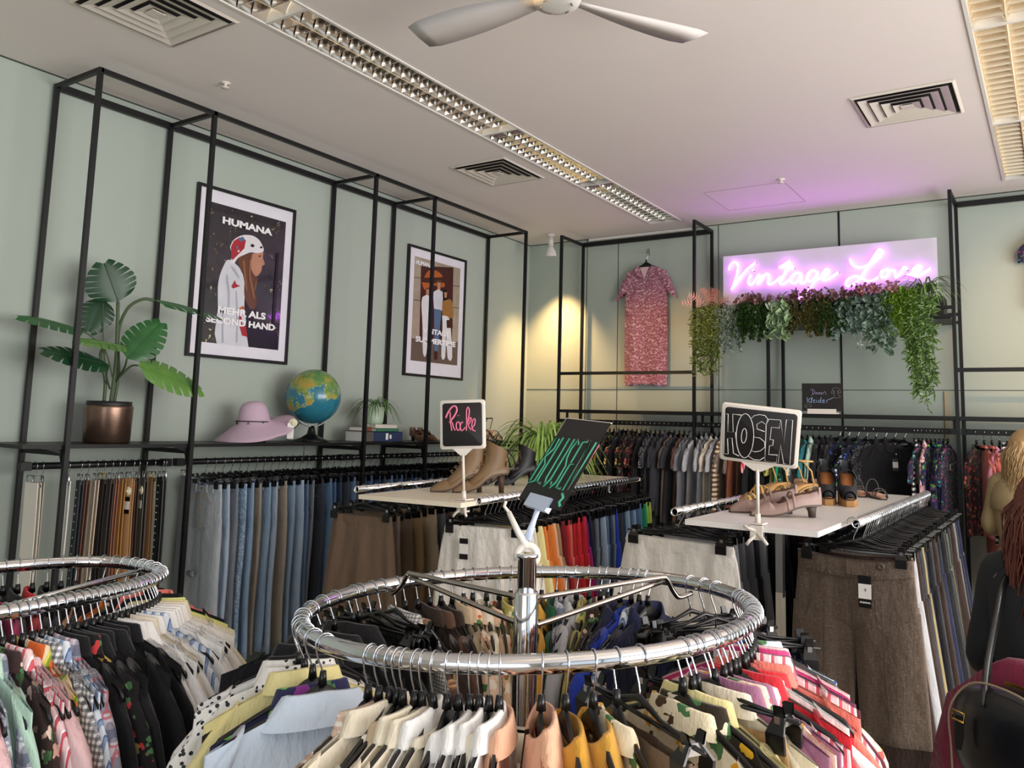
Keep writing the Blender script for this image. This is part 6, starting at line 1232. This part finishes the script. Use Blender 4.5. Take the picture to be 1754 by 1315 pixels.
        m.tube(P_, [.0042*s*(1-.55*q/8) for q in range(9)], 4)
    m.build('hair', hairc, t)
    parts_fn(t, s, J)
    return t
def sleeve(t, s, J, k, mat, r0=.066, r1=.052, name='sleeve'):
    pts = [Vector(J['s'+k])+Vector((-.03 if k == 'r' else .03, 0, .012)), Vector(J['s'+k]), Vector(J['s'+k]).lerp(Vector(J['e'+k]), .5), Vector(J['e'+k]), Vector(J['e'+k]).lerp(Vector(J['w'+k]), .5), Vector(J['w'+k])]
    M().tube(smooth_path([p*s for p in pts], 4), [s*(r0+(r1-r0)*min(1, i/20)) * (.75 if i == 0 else 1) for i in range(21)], 18, cap=True).build(name, mat, t)
def ringz(z, rx, ry, y, s, n_=36, fold=0, ph=0): return [((rx+fold*math.sin(7*a+ph))*math.cos(a)*s, (y+(ry+fold*math.sin(9*a+ph))*math.sin(a))*s, z*s) for a in [2*PI*k/n_ for k in range(n_)]]
TRENCH = flat('trench_beige', 'a8946c', .75, bump=.15, bs=220); TRD = flat('trench_seam', '8d7b60', .8)
def trench(t, s, J):
    M().loft([ringz(1.455, .055, .05, .008, s), ringz(1.44, .10, .075, .005, s), ringz(1.40, .175, .10, 0, s), ringz(1.33, .205, .125, 0, s), ringz(1.2, .20, .135, 0, s), ringz(1.06, .175, .125, 0, s), ringz(1.02, .17, .12, 0, s), ringz(.9, .205, .15, 0, s, fold=.008), ringz(.7, .235, .17, .01, s, fold=.014), ringz(.52, .255, .185, .015, s, fold=.018)], (True, False)).build('coat', TRENCH, t)
    M().loft([ringz(1.44, .115, .085, .012, s), ringz(1.395, .188, .118, .008, s), ringz(1.31, .214, .140, .008, s), ringz(1.235, .215, .150, .01, s), ringz(1.228, .205, .14, .01, s)], (False, False)).build('storm_flap', TRENCH, t)
    M().loft([ringz(1.045, .180, .130, 0, s), ringz(1.005, .178, .128, 0, s)], (False, False)).build('belt', TRD, t)
    M().loft([ringz(1.44, .062, .058, .008, s), ringz(1.49, .060, .056, .008, s), ringz(1.485, .07, .066, .008, s), ringz(1.43, .10, .085, .01, s)], (False, False)).build('collar', TRENCH, t)
    M().tube([(0, .14*s, 1.0*s), (0, .168*s, .8*s), (0, .195*s, .54*s)], .003, 5).tube([(-.10*s, .115*s, 1.36*s), (-.06*s, .135*s, 1.24*s), (-.05*s, .13*s, 1.06*s)], .0025, 5).build('seam', TRD, t)
    for k in 'lr': sleeve(t, s, J, k, TRENCH, .064, .052)
BLOND = NT('hair_blonde', .45); BLOND.col(BLOND.mix(BLOND.noise(1, 4, BLOND.scale((120, 120, 12)), .7), srgb('8f6c42'), srgb('d9b985')))
RED = NT('hair_auburn', .42); RED.col(RED.mix(RED.noise(1, 4, RED.scale((120, 120, 12)), .7), srgb('35160f'), srgb('7a3a22')))
SKIN = flat('skin', 'd9a88c', .5)
person('person', 'blonde person in a beige trench coat browsing by the back wall', (-.175, 5.93, 0), PI-.25, 1.66, SKIN, TRENCH, flat('trousers_grey', '4a4a50', .8), BLOND.m,
       {'l': ((-.235, -.05, 1.12), (-.20, -.26, 1.08)), 'r': ((.235, -.04, 1.12), (.19, -.26, 1.10))}, .24, trench)
TOPB = flat('black_knit', '16181c', .8, bump=.2, bs=300)
def blacktop(t, s, J):
    M().loft([ringz(1.46, .058, .055, .008, s), ringz(1.44, .10, .08, .005, s), ringz(1.40, .172, .10, 0, s), ringz(1.33, .205, .128, 0, s), ringz(1.2, .195, .132, 0, s), ringz(1.06, .175, .125, 0, s, fold=.003), ringz(.92, .195, .14, 0, s, fold=.005), ringz(.84, .20, .145, 0, s, fold=.005)], (True, False)).build('top', TOPB, t)
    for k in 'lr': sleeve(t, s, J, k, TOPB, .056, .042)
    M().loft([ringz(1.455, .064, .060, .008, s), ringz(1.475, .062, .058, .008, s), ringz(1.45, .072, .068, .008, s)], (False, False)).build('collar', TOPB, t)
p2 = person('person', 'red-haired person in black at the right edge with a shoulder bag', (-.03, 2.90, 0), PI-.15, 1.53, SKIN, TOPB, flat('trousers_dark', '22232a', .8), RED.m,
       {'l': ((-.22, -.06, 1.10), (-.15, -.27, 1.12)), 'r': ((.225, -.02, 1.10), (.20, -.22, 1.0))}, .36, blacktop)
# shoulder bag
LEA = flat('black_leather', '101112', .30, bump=.25, bs=45)
bc = Vector((-.125, 2.585, .86)); t = thing('handbag', 'large black leather shoulder bag with gold buckle hanging at the right edge', 'bag', bc, -.72)
rg = []
for k in range(15):
    u = -1+k/7; e = math.sqrt(max(0, 1-u*u*.92)); rg.append([(.19*u, .085*e*math.copysign(abs(math.cos(a))**.7, math.cos(a)), .145*(e**.6)*math.copysign(abs(math.sin(a))**.75, math.sin(a))-.01) for a in [2*PI*q/24 for q in range(24)]])
M().loft(rg).build('bag_body', LEA, t)
M().tube(smooth_path([(-.13, -.085, -.14), (-.15, -.07, -.05), (-.145, -.075, .05), (-.10, -.05, .125), (0, -.045, .142), (.1, -.05, .125), (.15, -.07, .05)], 5), .003, 6).build('piping', flat('bag_piping', '9a8a70', .5), t)
inv = (Matrix.Translation(bc) @ Matrix.Rotation(-.72, 4, 'Z')).inverted()
strap = [inv @ Vector(p) for p in ((-.195, 2.555, .95), (-.19, 2.64, 1.04), (-.172, 2.75, 1.14), (-.158, 2.80, 1.215), (-.140, 2.88, 1.256), (-.125, 2.96, 1.235), (-.12, 3.02, 1.15), (-.07, 2.90, 1.0), (.02, 2.68, .95))]
sp_ = smooth_path(strap, 5); m = M(); m.loft([[p+Vector((-.003, -.011, 0)), p+Vector((.003, -.011, 0)), p+Vector((.003, .011, 0)), p+Vector((-.003, .011, 0))] for p in sp_]); m.build('strap', LEA, t)
b = Vector((-.088, -.082, .05)); bl = M().tube([b+Vector(v) for v in ((-.02, -.02, -.012), (.02, -.02, -.012), (.02, -.02, .012), (-.02, -.02, .012))], .0028, 8, closed=True); bl.build('buckle', GOLD, t)
M().loft([[b+Vector((x, -.014, z)) for x, z in ((-.014, 0), (.014, 0))] for _ in (0,)]+[[b+Vector((-.016, -.018, -.05)), b+Vector((.016, -.018, -.05))], [b+Vector((-.010, -.022, -.085)), b+Vector((.010, -.022, -.085))]], closed=False, cap=(False, False)).build('strap_tab', LEA, t)
M().box((-.075, .04, .125), (.075, .05, .135)).build('zip', GOLD, t)
# maroon garment draped through the bag strap
MAR = cloth('draped_maroon', 'solid', '7d2740'); t = put('cardigan', None, [], None) if 0 else None
m = M(); rg = []
for k in range(15):
    u = k/14; x = -.30+.62*u; top_ = .975+.05*math.sin(u*PI)**.8-.08*max(0, .35-u)*3; hem = .62-.05*math.sin(u*3); ph = u*16
    y = .05*math.sin(u*2.2)+.012*math.sin(ph)
    rg.append([(x*.75, y+.035, hem), (x*.76, y+.05, (hem+top_)/2), (x*.72, y+.02, top_-.01), (x*.72, y, top_), (x*.73, y-.03, top_-.012), (x*.80, y-.055-.01*math.sin(ph), (hem+top_)/2), (x*.86, y-.07, hem+.02)])
m.loft(rg, closed=False, cap=(False, False))
o = put('cardigan', m.mesh('cardigan'), MAR, None, (-.125, 2.685, .02), -.72); so = o.modifiers.new('thick', 'SOLIDIFY'); so.thickness = .006
tag(o, 'maroon garment draped over the black shoulder bag at the right edge', 'cardigan')

# ------------------------------------------------------------------ labels that still read alike: tell them apart by side
bpy.context.view_layer.update()
by = {}
for o in COL.objects:
    if o.parent is None and isinstance(o.get('label'), str) and 'category' in o.keys(): by.setdefault(o['label'], []).append(o)
def acr(o):
    v = o.matrix_world.translation-Vector((0, 0, 1.65)); return v.dot(CR)/v.dot(cf)
for lab, os_ in by.items():
    if 1 < len(os_) <= 4:
        os_.sort(key=acr); ws = lab.split()
        pre = {2: ('left-hand', 'right-hand'), 3: ('left', 'middle', 'right'), 4: ('leftmost', 'second', 'third', 'rightmost')}[len(os_)]
        for o, w_ in zip(os_, pre):
            l = f'{w_} {lab}'
            o['label'] = l
for o in COL.objects:
    l = o.get('label')
    for a, b in ((' the ', ' '), (' rail between ', ' between '), (' rack between ', ' between ')):
        if isinstance(l, str) and len(l.replace('ö', ' ').split()) > 16: l = o['label'] = l.replace(a, b, 1)
